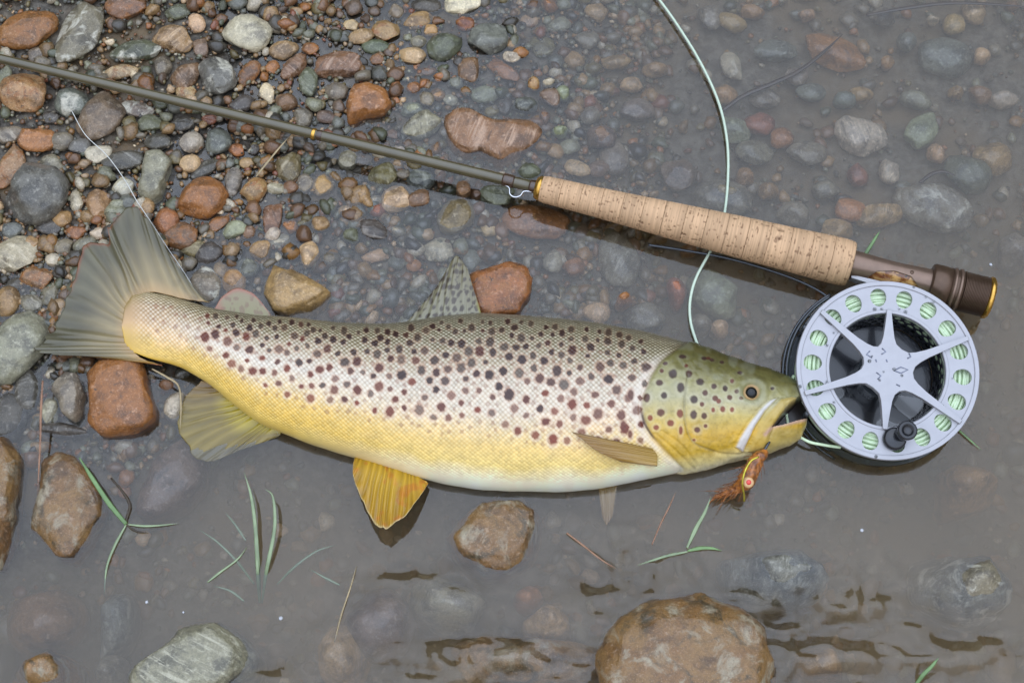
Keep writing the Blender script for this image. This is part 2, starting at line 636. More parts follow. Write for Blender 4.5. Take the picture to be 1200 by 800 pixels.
C = dict(grey=(124, 120, 110), bluegrey=(106, 112, 110), green=(92, 100, 84), tan=(158, 132, 94), brown=(122, 92, 66), orange=(158, 108, 64),
         pale=(178, 175, 163), white=(218, 206, 182), dark=(72, 70, 66), purple=(116, 100, 88), olive=(114, 107, 74), red=(136, 88, 68),
         palegreen=(136, 142, 126), ochre=(146, 110, 56), cream=(192, 168, 136), umber=(112, 84, 48), rusty=(150, 102, 52))
CW = dict(grey='grey', bluegrey='blue-grey', green='dark green', tan='tan', brown='brown', orange='orange', pale='pale grey', white='white', dark='dark slate',
          purple='purple-brown', olive='olive', red='reddish', palegreen='pale green', ochre='ochre', cream='cream', umber='dark brown', rusty='rusty orange')
KW = dict(plain='', rust='rust-stained', ochre='ochre-stained', banded='banded', quartz='white-veined')
MARKS = [(110, 320, "the tail fin"), (60, 95, "the thin end of the rod"), (215, 122, "the rod blank"), (368, 157, "the gold ring on the rod"), (480, 185, "the rod blank by the shore"),
         (612, 222, "the line keeper"), (720, 240, "the cork grip"), (930, 280, "the wide end of the cork grip"), (535, 330, "the dorsal fin"),
         (600, 590, "the belly"), (262, 500, "the anal fin"), (455, 590, "the pelvic fin"), (870, 540, "the trout's chin"), (850, 410, "the trout's head"),
         (1040, 433, "the reel"), (1140, 345, "the reel seat"), (578, 163, "the large banded brown rock"), (146, 465, "the orange block"),
         (85, 600, "the bent ochre rock"), (305, 640, "the grass tuft"), (845, 120, "the loop of pale line"), (346, 338, "the tan slab"), (543, 6, "the white quartz stone"),
         (42, 228, "the big blue-grey stone"), (93, 40, "the tall grey-white stone"), (800, 750, "the big ochre boulder"), (228, 775, "the flat grey-green boulder"),
         (1108, 68, "the large blue-grey cobble under water"), (1095, 240, "the big sunken grey cobble"), (22, 406, "the large grey-green cobble"),
         (583, 620, "the square brown rock"), (432, 122, "the orange angular stone"), (905, 677, "the blue-grey rock"), (284, 360, "the adipose fin"), (975, 62, "the orange sunken stone"),
         (290, 40, "the lilac-faced stone"), (237, 233, "the round rusty stone"), (180, 211, "the peanut-shaped stone"), (593, 340, "the glossy orange rock"), (778, 30, "the line entering at the bank")]
stone_labels = {}


def auto_label(px, py, r, colour, kind, sunk, own=None):
    d = sorted((math.hypot(px - a, py - b_), s) for a, b_, s in MARKS)
    d = [x for x in d if x[0] > 9]
    near, second = d[0][1], d[1][1]
    size = 'tiny' if r < 10 else 'small' if r < 16 else 'medium' if r < 26 else 'large'
    noun = 'pebble' if r < 20 else 'cobble'
    words = [size, CW[colour], KW[kind], noun, 'under water' if sunk else 'in wet gravel', 'between', near, 'and', second]
    lab = ' '.join(w for w in words if w)
    if len(lab.split()) > 16:
        lab = ' '.join(w for w in [size, CW[colour], noun, 'beside', near, 'and', second] if w)
    if len(lab.split()) > 16:
        lab = ' '.join(w for w in [size, CW[colour], KW[kind], noun, 'sunk beside' if sunk else 'in gravel beside', near] if w)
    return lab


placed = []          # px, py, r of every stone one can pick out


def add_stone(px, py, rx, ry, ang, colour, kind='plain', mode='L', poly=None, label=None, angular=None, top=None, name=None):
    seed = int(px * 131 + py * 17 + rx) % 100003
    r = np.random.default_rng(seed)
    rmean = (rx + ry) / 2
    x0, y0, _ = W(px, py, 0)
    bz = float(bed(np.array(x0), np.array(y0)))
    hz = min(rx, ry) * PX * r.uniform(0.55, 0.8)
    if mode == 'L':
        zc = bz + hz * 0.25
    elif mode == 'S':
        zt = -(0.0025 + 0.13 * abs(bz)) if top is None else top
        if py > 640:
            zt = min(zt, -0.0055)
        if zt - 2 * hz > bz:
            hz = (zt - bz) / 2
        zc = zt - hz
    else:                                       # E: breaks the surface
        zc = (0.003 if top is None else top) - hz
        if zc - hz > bz + 0.002:
            hz += (zc - hz - bz) / 2
            zc = (0.003 if top is None else top) - hz
    sub = 3 if rmean < 17 else 4 if rmean < 55 else 5
    ang_ = r.uniform(0.25, 0.95) if angular is None else angular
    sq = 1 / math.cos(TILT)
    if poly is not None:
        pp = np.asarray(poly, float)
        cx, cy_ = pp.mean(0)
        px, py = cx, cy_
        w = W(pp[:, 0], pp[:, 1], zc)
        ctr = W(cx, cy_, zc)
        v = stone_shape(sub, seed, 1, 1, hz, ang_, (w - ctr)[:, :2])
    else:
        ctr = W(px, py, zc)
        v = stone_shape(sub, seed, rx * PX * 1.09, ry * PX * 1.09, hz, ang_)
        a = R(ang)
        v = np.stack([v[:, 0] * math.cos(a) - v[:, 1] * math.sin(a), v[:, 0] * math.sin(a) + v[:, 1] * math.cos(a), v[:, 2]], -1)
        v[:, 1] *= 1.05
    nm = name or ('pebble' if rmean < 20 else 'cobble' if rmean < 38 else 'rock')
    me = make_mesh(nm, v, ICO[sub][1])
    o = link(nm, me, MST[kind], None, ctr)
    cc = lin(C[colour]) * WARM * r.uniform(0.85, 1.15) * (1 + 0.035 * r.normal(size=3))
    o.color = (*np.clip(cc, 0.01, 0.8), 1)
    lab = label or auto_label(px, py, rmean, colour, kind, mode == 'S')
    tag(o, lab, 'stone')
    stone_labels.setdefault(lab, []).append(o)
    placed.append((px, py, max(rx, ry), min(rx, ry)))
    return o


def S(*rows, mode='L'):
    for q in rows:
        add_stone(*q, mode=mode)


# the shore, upper left
add_stone(32, 35, 37, 26, 10, 'rusty', 'rust', label='large rusty orange boulder at the thin end of the rod')
add_stone(93, 40, 26, 43, -14, 'grey', 'quartz', label='tall grey-white stone standing behind the rod blank', angular=0.6)
add_stone(148, 8, 25, 18, 0, 'brown', 'rust', label='brown stone with a pale top beyond the tall grey-white stone')
add_stone(290, 40, 29, 24, -20, 'pale', 'plain', label='round stone with a lilac-grey face and a dark green edge')
add_stone(158, 61, 32, 15, 8, 'green', 'quartz', label='long dark green stone with white veins above the rod')
add_stone(254, 90, 24, 26, 0, 'bluegrey', 'quartz', label='blunt triangular blue-grey stone with a white patch above the rod')
add_stone(118, 137, 25, 32, -35, 'purple', 'plain', label='smooth purple-brown oval stone just below the rod blank')
add_stone(42, 228, 39, 38, 25, 'bluegrey', 'plain', label='big speckled blue-grey stone on the shore near the tail fin')
add_stone(180, 211, 20, 33, -10, 'palegreen', 'plain', poly=[(172, 180), (190, 178), (203, 190), (200, 207), (194, 220), (192, 236), (178, 246), (162, 240), (158, 226), (165, 208), (168, 195)],
          label='pale grey-green stone shaped like a peanut')
add_stone(237, 233, 30, 27, 0, 'rusty', 'rust', label='round rusty orange stone near the upper lobe of the tail', angular=0.15)
add_stone(43, 163, 24, 18, -10, 'orange', 'plain', label='flat orange wedge-shaped stone among gravel near the rod', angular=0.9)
add_stone(28, 110, 29, 25, -8, 'tan', 'rust', label='tan speckled pitted stone tucked under the rod blank')
S((208, 14, 17, 11, 10, 'green', 'banded'), (204, 46, 25, 17, -8, 'tan', 'banded'), (230, 28, 11, 13, 20, 'cream'), (332, 59, 19, 13, 10, 'tan', 'banded'),
  (142, 85, 21, 10, 8, 'cream', 'rust'), (217, 90, 15, 22, -35, 'brown', 'banded'), (292, 86, 11, 19, -30, 'brown', 'rust'), (344, 78, 13, 21, -38, 'brown', 'banded'),
  (396, 77, 31, 19, 5, 'brown', 'banded'), (362, 96, 12, 20, 10, 'green', 'banded'), (85, 120, 22, 19, -30, 'bluegrey', 'quartz'), (4, 92, 10, 18, 0, 'palegreen'),
  (10, 158, 17, 12, 15, 'grey', 'banded'), (11, 195, 17, 28, -10, 'tan', 'rust'), (115, 180, 17, 11, 15, 'pale', 'plain'), (147, 188, 27, 12, 10, 'dark', 'banded'),
  (176, 145, 16, 12, 10, 'green'), (184, 167, 17, 11, 5, 'dark', 'banded'), (224, 168, 15, 14, -20, 'pale'), (255, 165, 17, 18, 0, 'bluegrey'), (223, 192, 13, 11, 0, 'cream'),
  (240, 198, 21, 9, 35, 'dark'), (278, 176, 11, 8, -10, 'orange'), (338, 195, 16, 20, -10, 'olive', 'banded'), (379, 218, 12, 15, -15, 'tan'), (358, 214, 10, 13, -20, 'grey'),
  (297, 223, 14, 17, -30, 'tan', 'rust'), (116, 240, 16, 18, 0, 'tan'), (145, 219, 14, 12, 40, 'pale', 'quartz'), (90, 235, 9, 15, 15, 'pale'), (194, 259, 15, 17, 0, 'orange'),
  (320, 255, 13, 21, -12, 'brown', 'banded'), (72, 165, 15, 13, 0, 'grey'), (42, 64, 10, 11, 0, 'grey'), (273, 213, 10, 19, -5, 'grey', 'banded'), (219, 109, 14, 10, -25, 'cream', 'rust'),
  (313, 110, 9, 15, 15, 'white'), (284, 122, 15, 11, 20, 'dark'), (335, 120, 14, 12, 0, 'brown'), (355, 138, 12, 13, 0, 'grey'), (381, 138, 14, 9, -15, 'purple'), (60, 138, 10, 8, 0, 'dark'),
  (160, 128, 22, 10, -12, 'grey', 'quartz'), (213, 146, 15, 9, 15, 'dark', 'banded'), (190, 79, 12, 13, 0, 'grey'), (235, 57, 10, 13, 20, 'purple'), (364, 58, 11, 9, 0, 'orange'), (319, 79, 9, 9, 0, 'orange'),
  (395, 107, 15, 12, 0, 'grey'), (92, 172, 14, 11, 0, 'bluegrey'), (62, 193, 16, 12, -30, 'grey'), (74, 257, 12, 10, 0, 'tan'), (322, 221, 12, 8, 0, 'pale'), (340, 220, 10, 8, 0, 'brown'),
  (290, 191, 10, 7, 0, 'tan'), (298, 175, 8, 7, 0, 'dark'), (308, 173, 7, 6, 0, 'tan'), (320, 275, 10, 10, 0, 'pale'), (245, 140, 9, 7, 0, 'red'))
# the shore, upper middle
add_stone(432, 122, 28, 24, 0, 'rusty', 'plain', poly=[(403, 146), (405, 122), (414, 99), (432, 95), (455, 107), (460, 124), (452, 135), (432, 138), (420, 145), (410, 150)],
          label='angular bright orange stone with a notch behind the rod', angular=0.7)
add_stone(578, 163, 60, 33, 0, 'brown', 'banded', poly=[(519, 142), (530, 131), (547, 130), (566, 139), (600, 141), (630, 143), (638, 156), (630, 170), (610, 185), (590, 199), (578, 194), (562, 184), (540, 190), (524, 181), (518, 165)],
          label='large flat brown rock with wavy bands behind the rod', angular=0.5)
add_stone(543, 5, 24, 15, 10, 'white', 'plain', label='creamy white quartz stone at the water edge beyond the pebbles')
add_stone(571, 47, 25, 21, 10, 'bluegrey', 'plain', label='round blue-grey stone beside the dark green stone and the red pebble')
add_stone(521, 54, 23, 18, 35, 'green', 'plain', label='smooth dark green oval stone near the white quartz stone', angular=0.1)
add_stone(590, 82, 23, 11, -30, 'orange', 'rust', label='long reddish-orange stone slanting down into the water')
add_stone(550, 82, 15, 18, 0, 'brown', 'plain', label='smooth chocolate brown stone beside the slanting orange stone', angular=0.6)
add_stone(545, 28, 12, 10, -10, 'red', 'rust', label='bright red-orange pebble below the white quartz stone')
add_stone(494, 147, 26, 17, 30, 'palegreen', 'banded', label='green and white striped stone between the rod and the flat brown rock', angular=0.2)
S((482, 67, 18, 13, 0, 'cream'), (453, 37, 19, 15, 0, 'tan', 'rust'), (490, 24, 19, 12, 20, 'tan'), (463, 15, 11, 10, 0, 'grey'), (483, 129, 15, 10, 5, 'palegreen'), (568, 111, 19, 11, 5, 'palegreen'),
  (592, 123, 9, 13, 10, 'dark'), (450, 206, 19, 15, 30, 'olive', 'banded'), (492, 210, 18, 14, -10, 'bluegrey', 'banded'), (408, 188, 12, 13, 0, 'palegreen'), (445, 87, 11, 10, 0, 'dark'),
  (485, 104, 9, 8, 0, 'orange'), (513, 111, 9, 9, 0, 'tan'), (490, 50, 11, 9, 0, 'palegreen'), (423, 44, 17, 11, 10, 'tan', 'banded'), (412, 30, 10, 8, 0, 'cream'), (505, 36, 9, 8, 0, 'tan'),
  (500, 84, 12, 6, 5, 'brown'), (527, 118, 10, 8, 0, 'pale'), (534, 97, 10, 9, 0, 'bluegrey'), (576, 131, 9, 7, 0, 'olive'), (440, 55, 17, 10, 0, 'green'), (420, 209, 8, 8, 0, 'dark'), (460, 158, 10, 7, 10, 'brown'),
  (466, 178, 12, 7, 10, 'pale'), (424, 187, 12, 8, 0, 'grey'), (500, 8, 20, 11, 0, 'dark'), (538, 72, 8, 9, 0, 'dark'), (442, 70, 9, 8, 0, 'brown'), (447, 112, 10, 8, 0, 'purple'))
S((615, 124, 15, 10, 0, 'bluegrey'), (645, 115, 14, 13, -20, 'purple'), (660, 110, 9, 10, 0, 'palegreen'), (626, 99, 8, 9, 0, 'tan', 'rust'), (610, 63, 10, 8, 0, 'orange', 'rust'), (657, 155, 10, 7, 0, 'palegreen'),
  (599, 66, 12, 8, 0, 'pale'), (643, 97, 8, 6, 0, 'pale'), (533, 254, 25, 20, 42, 'olive', 'plain'), (463, 234, 20, 17, 0, 'cream', 'plain'), (543, 223, 9, 11, 0, 'brown'), (438, 270, 18, 12, -25, 'dark', 'banded'),
  (583, 230, 23, 13, 0, 'green', 'plain'), (620, 203, 15, 11, 0, 'green'), (490, 233, 15, 11, 20, 'brown'), (413, 277, 11, 10, 0, 'green'), mode='E')
add_stone(705, 162, 18, 14, 5, 'purple', 'plain', 'E', label='purple-brown oval pebble just breaking the water above the cork grip', top=0.0015)
add_stone(628, 260, 39, 20, -8, 'rusty', 'plain', 'E', label='smooth orange-tan cobble awash beneath the front of the cork grip', angular=0.2, top=0.0005)
# around the tail
add_stone(18, 300, 29, 23, 20, 'pale', 'banded', label='pale grey cobble with white streaks near the tail fin')
add_stone(22, 408, 31, 43, -25, 'palegreen', 'plain', label='large smooth grey-green cobble beside the lower tail lobe', angular=0.2)
add_stone(146, 465, 45, 47, 0, 'rusty', 'rust', mode='E', poly=[(118, 424), (135, 418), (160, 420), (172, 430), (180, 452), (190, 478), (188, 497), (175, 508), (150, 514), (120, 512), (103, 497), (101, 465), (104, 440)],
          label='orange-brown block with a pale flat top below the tail fin', angular=0.75, top=0.014)
add_stone(77, 464, 23, 32, 22, 'grey', 'plain', mode='E', poly=[(55, 456), (78, 432), (92, 436), (100, 462), (98, 488), (88, 496), (74, 486)], label='angular grey-tan stone beside the orange-brown block', angular=0.8, top=0.010)
add_stone(346, 338, 44, 33, 0, 'tan', 'plain', mode='E', poly=[(314, 304), (340, 316), (368, 330), (392, 347), (384, 362), (370, 374), (322, 370), (309, 352), (302, 336)],
          label='large tan slab with a sharp edge behind the adipose fin', angular=0.7, top=0.009)
S((43, 324, 20, 15, -5, 'tan', 'rust'), (8, 353, 15, 18, 0, 'tan'), (242, 335, 19, 23, 30, 'grey', 'quartz'), (227, 292, 15, 11, 20, 'olive', 'banded'), (245, 297, 17, 14, 30, 'dark'), (305, 293, 15, 12, 35, 'tan'),
  (329, 282, 14, 9, 5, 'pale'), (274, 330, 14, 16, 30, 'tan'), (290, 313, 14, 12, 0, 'bluegrey'), (213, 277, 21, 17, 10, 'brown', 'rust'), (275, 270, 16, 12, 20, 'palegreen'), (58, 265, 17, 11, -10, 'dark', 'banded'),
  (38, 355, 14, 11, 0, 'grey', 'banded'), (75, 290, 12, 10, 0, 'grey'), (90, 272, 13, 9, -10, 'orange'), (116, 273, 11, 8, 0, 'pale'), (256, 262, 15, 9, 35, 'brown', 'rust'), (259, 316, 9, 11, 0, 'tan'),
  (15, 270, 14, 10, 0, 'bluegrey'), (60, 345, 12, 14, 0, 'grey'), (17, 334, 10, 8, 0, 'dark'), (37, 285, 10, 9, 0, 'tan'), (292, 272, 8, 9, 0, 'brown'), (340, 265, 9, 9, 0, 'orange'), (62, 305, 9, 8, 0, 'pale'), (100, 287, 14, 10, 30, 'grey'))
S((32, 460, 14, 25, 8, 'dark', 'banded'), (10, 487, 22, 30, 10, 'dark', 'plain'), (206, 478, 13, 17, -20, 'pale'), (75, 506, 28, 9, -8, 'dark', 'banded'), (60, 480, 10, 16, 0, 'pale'), (215, 440, 12, 9, 0, 'dark'),
  (196, 452, 10, 8, 0, 'brown'), (362, 298, 12, 15, 10, 'cream'), (375, 262, 12, 9, 0, 'tan'), mode='E')
# rocks along the lower left
add_stone(85, 600, 40, 60, 0, 'umber', 'ochre', mode='E', poly=[(52, 540), (72, 524), (96, 530), (110, 552), (123, 583), (127, 607), (110, 643), (90, 667), (72, 662), (56, 640), (40, 625), (36, 598), (44, 575), (50, 558)],
          label='bent ochre and grey rock with green grass lying across it', angular=0.3, top=0.006)
add_stone(4, 600, 24, 88, -4, 'umber', 'ochre', mode='E', poly=[(-40, 520), (10, 510), (28, 540), (24, 580), (20, 620), (14, 655), (4, 680), (-30, 690), (-50, 600)], label='long dark mottled rock at the edge below the grey-green cobble', angular=0.5, top=0.013)
add_stone(210, 570, 46, 48, 0, 'purple', 'plain', mode='E', poly=[(205, 515), (228, 505), (246, 540), (242, 572), (214, 600), (178, 618), (160, 612), (168, 580), (182, 545)], label='broad purple-grey slab awash beneath the anal fin', angular=0.6, top=-0.0008)
add_stone(228, 782, 85, 44, 0, 'palegreen', 'banded', mode='E', poly=[(140, 800), (160, 778), (195, 755), (230, 738), (268, 735), (300, 753), (313, 775), (305, 805), (285, 835), (160, 840)], label='flat grey-green boulder with pale streaks rising from murky water', angular=0.3, top=0.011)
add_stone(62, 792, 37, 24, 10, 'ochre', 'ochre', 'E', label='ochre ringed rock beside the flat grey-green boulder', top=0.007)
add_stone(583, 622, 60, 50, 0, 'umber', 'ochre', mode='E', poly=[(556, 587), (575, 585), (600, 588), (640, 604), (644, 628), (632, 662), (600, 690), (568, 684), (540, 668), (523, 640), (533, 618)], label='square brown rock awash below the belly of the trout', angular=0.75, top=0.007)
add_stone(800, 765, 105, 75, 0, 'umber', 'ochre', mode='E', poly=[(695, 750), (708, 728), (745, 708), (790, 692), (822, 692), (858, 716), (892, 746), (912, 785), (915, 850), (860, 890), (730, 890), (690, 840), (690, 790)], label='big ochre-brown boulder that the current parts around', angular=0.35, top=0.016)
add_stone(905, 677, 58, 33, -5, 'bluegrey', 'banded', 'E', label='blue-grey rock awash beside the big ochre boulder', top=0.007)
add_stone(1120, 692, 52, 38, -8, 'grey', 'quartz', 'E', label='grey rock with a cream crest awash in the riffle', top=0.006)
# sunken stones
add_stone(138, 737, 21, 34, -10, 'bluegrey', 'banded', 'S', label='grey ribbed cobble under water beside the flat grey-green boulder', top=-0.003)
add_stone(445, 733, 38, 37, 0, 'purple', 'plain', 'S', label='round brownish-grey cobble under water below the pelvic fin', angular=0.1, top=-0.006)
add_stone(525, 715, 45, 28, -15, 'palegreen', 'plain', 'S', label='greenish angular stone under water next to the square brown rock', top=-0.005)
add_stone(975, 62, 42, 22, -25, 'rusty', 'plain', 'S', label='bright orange sunken stone beside the loop of pale line', top=-0.005)
add_stone(1108, 68, 34, 27, -10, 'bluegrey', 'plain', 'S', label='large round blue-grey cobble deep under clear water', angular=0.1)
add_stone(1009, 160, 33, 24, -25, 'pale', 'banded', 'S', label='grey sunken cobble with white streaks between orange and green stones', top=-0.004)
add_stone(1095, 242, 48, 30, -25, 'grey', 'quartz', 'S', label='big sunken grey cobble with a pale diagonal stripe', top=-0.004)
add_stone(848, 234, 37, 22, -10, 'grey', 'plain', 'E', label='flat grey stone with a dark wet rim behind the cork grip', angular=0.1, top=0.001)
add_stone(593, 342, 42, 30, 0, 'rusty', 'rust', 'E', poly=[(550, 322), (575, 315), (600, 310), (625, 314), (632, 330), (628, 352), (610, 372), (575, 378), (548, 372), (540, 345)], label='glossy orange-brown pitted rock against the dorsal fin', angular=0.4, top=0.010)
S((55, 730, 43, 34, 0, 'brown'), (405, 772, 28, 36, 0, 'tan'), (640, 735, 26, 20, 0, 'tan'), (620, 778, 85, 30, 0, 'tan', 'ochre'), (620, 705, 17, 13, 0, 'orange'), (1125, 580, 36, 30, 0, 'tan'), (955, 785, 27, 23, 0, 'tan'),
  (135, 790, 16, 18, 0, 'grey'), (1080, 155, 29, 18, 45, 'palegreen'), (1135, 203, 29, 24, -20, 'green'), (883, 180, 24, 15, -8, 'grey'), (860, 152, 21, 17, -20, 'palegreen'), (890, 147, 18, 15, 0, 'red'), (915, 163, 15, 14, 0, 'orange'),
  (910, 60, 28, 14, 0, 'bluegrey'), (857, 28, 21, 12, -25, 'tan'), (858, 78, 13, 21, 25, 'pale'), (1063, 50, 13, 13, 0, 'bluegrey'), (1150, 67, 12, 11, 20, 'cream'), (1098, 181, 12, 12, 0, 'cream'), (1043, 200, 13, 16, -20, 'pale', 'banded'),
  (997, 246, 19, 14, -10, 'orange'), (1165, 187, 26, 21, 0, 'tan'), (967, 223, 18, 13, 10, 'grey'), (930, 252, 20, 15, 0, 'grey'), (1073, 118, 20, 10, -20, 'palegreen'), (1008, 113, 16, 10, 0, 'tan'), (933, 90, 15, 13, 30, 'grey'),
  (872, 208, 11, 11, 0, 'tan'), (1030, 252, 30, 14, 10, 'tan', 'banded'), (1143, 16, 16, 14, 0, 'cream'), (1118, 30, 14, 15, 0, 'tan'), (634, 55, 17, 16, 0, 'olive', 'banded'), (673, 70, 14, 14, 0, 'tan'), (676, 198, 17, 10, -20, 'cream'),
  (794, 204, 22, 21, 0, 'purple'), (688, 47, 16, 12, 0, 'grey'), (722, 73, 20, 10, 0, 'tan'), (767, 82, 16, 10, 0, 'tan'), (725, 305, 24, 34, 15, 'grey', 'banded'), (755, 373, 24, 17, 0, 'grey'), (700, 367, 16, 14, 0, 'cream'),
  (835, 345, 30, 32, 0, 'palegreen', 'plain'), (513, 293, 19, 15, 0, 'pale', 'banded'), (647, 307, 12, 15, 0, 'pale'), (672, 314, 13, 12, 0, 'orange'), (573, 270, 10, 10, 0, 'cream'), (485, 311, 9, 8, 0, 'orange'), (552, 305, 10, 14, 0, 'bluegrey'),
  (440, 300, 16, 9, 0, 'cream'), (465, 308, 10, 9, 0, 'bluegrey'), (700, 198, 14, 10, 0, 'purple'), (720, 185, 18, 22, 0, 'grey'), (668, 172, 12, 10, 0, 'palegreen'), (745, 130, 22, 16, 0, 'grey'), (842, 387, 11, 10, 0, 'cream'),
  (820, 383, 15, 14, 0, 'grey'), (650, 178, 12, 10, 0, 'tan'), (690, 135, 14, 12, 0, 'grey'), (1175, 118, 20, 10, 0, 'pale'), (1040, 75, 9, 9, 0, 'tan'), (830, 20, 15, 20, 20, 'grey'), (950, 110, 18, 12, 0, 'bluegrey'),
  (990, 118, 14, 10, 0, 'bluegrey'), (1120, 110, 10, 8, 0, 'tan'), (945, 180, 24, 16, 0, 'grey'), (1005, 205, 12, 14, 0, 'red'), (900, 225, 13, 10, 0, 'tan'), (1148, 112, 14, 12, 0, 'brown'), (880, 15, 16, 10, 0, 'tan'), (945, 18, 11, 8, 0, 'cream'),
  (895, 115, 22, 14, 0, 'grey'), (1035, 20, 16, 12, 0, 'grey'), (1092, 25, 8, 6, 0, 'white'), (850, 110, 16, 14, 0, 'tan'), (980, 270, 20, 14, 0, 'tan'), (1185, 300, 18, 22, 0, 'grey'), (650, 240, 12, 9, 0, 'grey'),
  (740, 100, 14, 9, 0, 'cream'), (655, 30, 16, 11, 0, 'palegreen'), (700, 15, 16, 14, 0, 'tan'), (620, 25, 12, 10, 0, 'cream'), (590, 15, 10, 9, 0, 'grey'), mode='S')
add_stone(731, 354, 11, 8, 20, 'orange', 'rust', 'E', label='tiny glossy orange pebble poking out of water behind the trout')
add_stone(792, 346, 13, 19, 10, 'red', 'plain', 'E', label='red-brown upright pebble awash under the cork grip', top=0.001)

# loose pebbles in the gaps, up to 300 stones in all
fish_x = [(150, 345, 420), (240, 355, 450), (350, 374, 517), (500, 374, 563), (650, 374, 576), (750, 388, 563), (850, 416, 544), (945, 455, 510)]


def on_fish(x, y):
    fx = [a[0] for a in fish_x]
    return fx[0] < x < fx[-1] and np.interp(x, fx, [a[1] for a in fish_x]) - 4 < y < np.interp(x, fx, [a[2] for a in fish_x]) + 4


pebble_src = []
for k in range(16):
    pebble_src.append(make_mesh('pebble', stone_shape(3, 900 + k, 1, rng.uniform(0.6, 0.95), rng.uniform(0.4, 0.7), rng.uniform(0.1, 0.8)), ICO[3][1]))
names = list(C)
wts = np.array([1.7, 1.2, .9, 1.7, 1.6, .5, .7, .12, 1.2, .5, 1.0, .15, 1.0, .5, .5, .8, .45])
wts /= wts.sum()
pm = {}
tries = 0
while len(placed) < 298 and tries < 40000:
    tries += 1
    land = tries % 3 != 0
    x, y = (rng.uniform(5, 640), rng.uniform(5, 350)) if land else (rng.uniform(600, 1195), rng.uniform(5, 330))
    if land and (x > 400 and y > 220 or x < 200 and y > 245):
        continue
    r = 5.5 + 5.5 * rng.random() ** 2
    if on_fish(x, y) or any((x - a) ** 2 + (y - b_) ** 2 < (0.72 * c_ + 0.28 * e_ + r * 0.75) ** 2 for a, b_, c_, e_ in placed):
        continue
    cname = names[rng.choice(len(names), p=wts)]
    kind = ['plain', 'banded', 'rust', 'quartz'][rng.choice(4, p=[.5, .25, .15, .1])]
    p0 = W(x, y, 0)
    bz = float(bed(p0[0], p0[1]))
    key = (int(rng.integers(16)), kind)
    if key not in pm:
        me = pebble_src[key[0]].copy()
        me.materials.append(MST[kind])
        pm[key] = me
    ctr = W(x, y, bz + 0.35 * r * PX)
    o = link('pebble', pm[key], None, None, ctr)
    o.scale = (r * PX,) * 3
    o.rotation_euler = (rng.uniform(-.3, .3), rng.uniform(-.3, .3), rng.uniform(0, 6.28))
    o.color = (*np.clip(lin(C[cname]) * WARM * rng.uniform(.8, 1.2), .01, .8), 1)
    lab = auto_label(x, y, r, cname, kind, bz < -0.006)
    tag(o, lab, 'stone')
    stone_labels.setdefault(lab, []).append(o)
    placed.append((x, y, r, r * .8))
for lab, os_ in list(stone_labels.items()):
    if len(os_) == 2:
        big_ = sorted(os_, key=lambda q_: -max(max(abs(c_) for c_ in b_) * q_.scale[0] for b_ in q_.bound_box))
        rest = lab.split(' ', 1)[1]
        big_[0]['label'], big_[1]['label'] = 'larger ' + rest, 'smaller ' + rest
    elif len(os_) > 2:
        for o in os_:
            o['group'] = 'alike stones: ' + lab
gravel_mat = vcol_mat('gravel_grain', rough=0.32, coat=0.35, fine=900, bump=0.0004)


_pl = np.array(placed)


def crowded(x, y, r):
    return bool((((x - _pl[:, 0]) ** 2 + (y - _pl[:, 1]) ** 2) < (0.6 * _pl[:, 2] + 0.4 * _pl[:, 3] + r * 0.35) ** 2).any())


def gravel(name, n, sub, rlo, rhi, powr, xr, yr, label, outside=False, free=False):
    bv, bf = ICO[sub]
    V, F, K = [], [], []
    cnt = 0
    srcs = [stone_shape(sub, 300 + k, 1, rng.uniform(.6, .95), rng.uniform(.45, .75), rng.uniform(.5, 1.2), lump=.3) for k in range(24)]
    nb = len(bv)
    while cnt < n:
        x, y = rng.uniform(*xr), rng.uniform(*yr)
        if not outside and rng.random() < .62:
            x, y = (rng.uniform(-40, 780), rng.uniform(-40, 375)) if rng.random() < .8 else (rng.uniform(-40, 230), rng.uniform(230, 540))
        if outside and -15 < x < 1215 and -15 < y < 815:
            continue
        r = (rlo + (rhi - rlo) * rng.random() ** powr)
        if free and (crowded(x, y, r) or on_fish(x, y)):
            continue
        p0 = W(x, y, 0)
        bz = float(bed(p0[0], p0[1]))
        if not outside and bz < -0.011 and rng.random() < 0.2:
            continue
        v = srcs[rng.integers(24)]
        a = rng.uniform(0, 6.28)
        ca, sa = math.cos(a), math.sin(a)
        v = np.stack([v[:, 0] * ca - v[:, 1] * sa, v[:, 0] * sa + v[:, 1] * ca, v[:, 2]], -1) * (r * PX)
        V.append(v + (p0[0], p0[1], bz + (0.3 + 0.3 * rng.random()) * r * PX))
        F.append(bf + cnt * nb)
        cc = lin(C[names[rng.choice(len(names), p=wts)]]) * WARM * rng.uniform(.5, 1.05)
        cc = cc * .92 + cc.mean() * .08
        K.append(np.tile(cc, (nb, 1)))
        cnt += 1
    V = np.vstack(V)
    o = link(name, make_mesh(name, V, np.vstack(F), True, np.vstack(K)), gravel_mat)
    o['kind'] = 'stuff'
    tag(o, label, 'gravel')
    return o


gravel('gravel', 11000, 1, 2.2, 5.5, 1.6, (-60, 1260), (-60, 860), 'fine wet mixed gravel filling the gaps between the stones of the stream bed')
gravel('pebble_gravel', 4300, 2, 5.0, 13, 1.5, (-40, 1240), (-40, 840), 'coarse wet pebble gravel packed between the larger stones', free=True)
gravel('stream_bed_stones', 1300, 2, 6, 30, 2.0, (-420, 1620), (-420, 1150), 'rounded mixed stones covering the stream bed all around', outside=True)

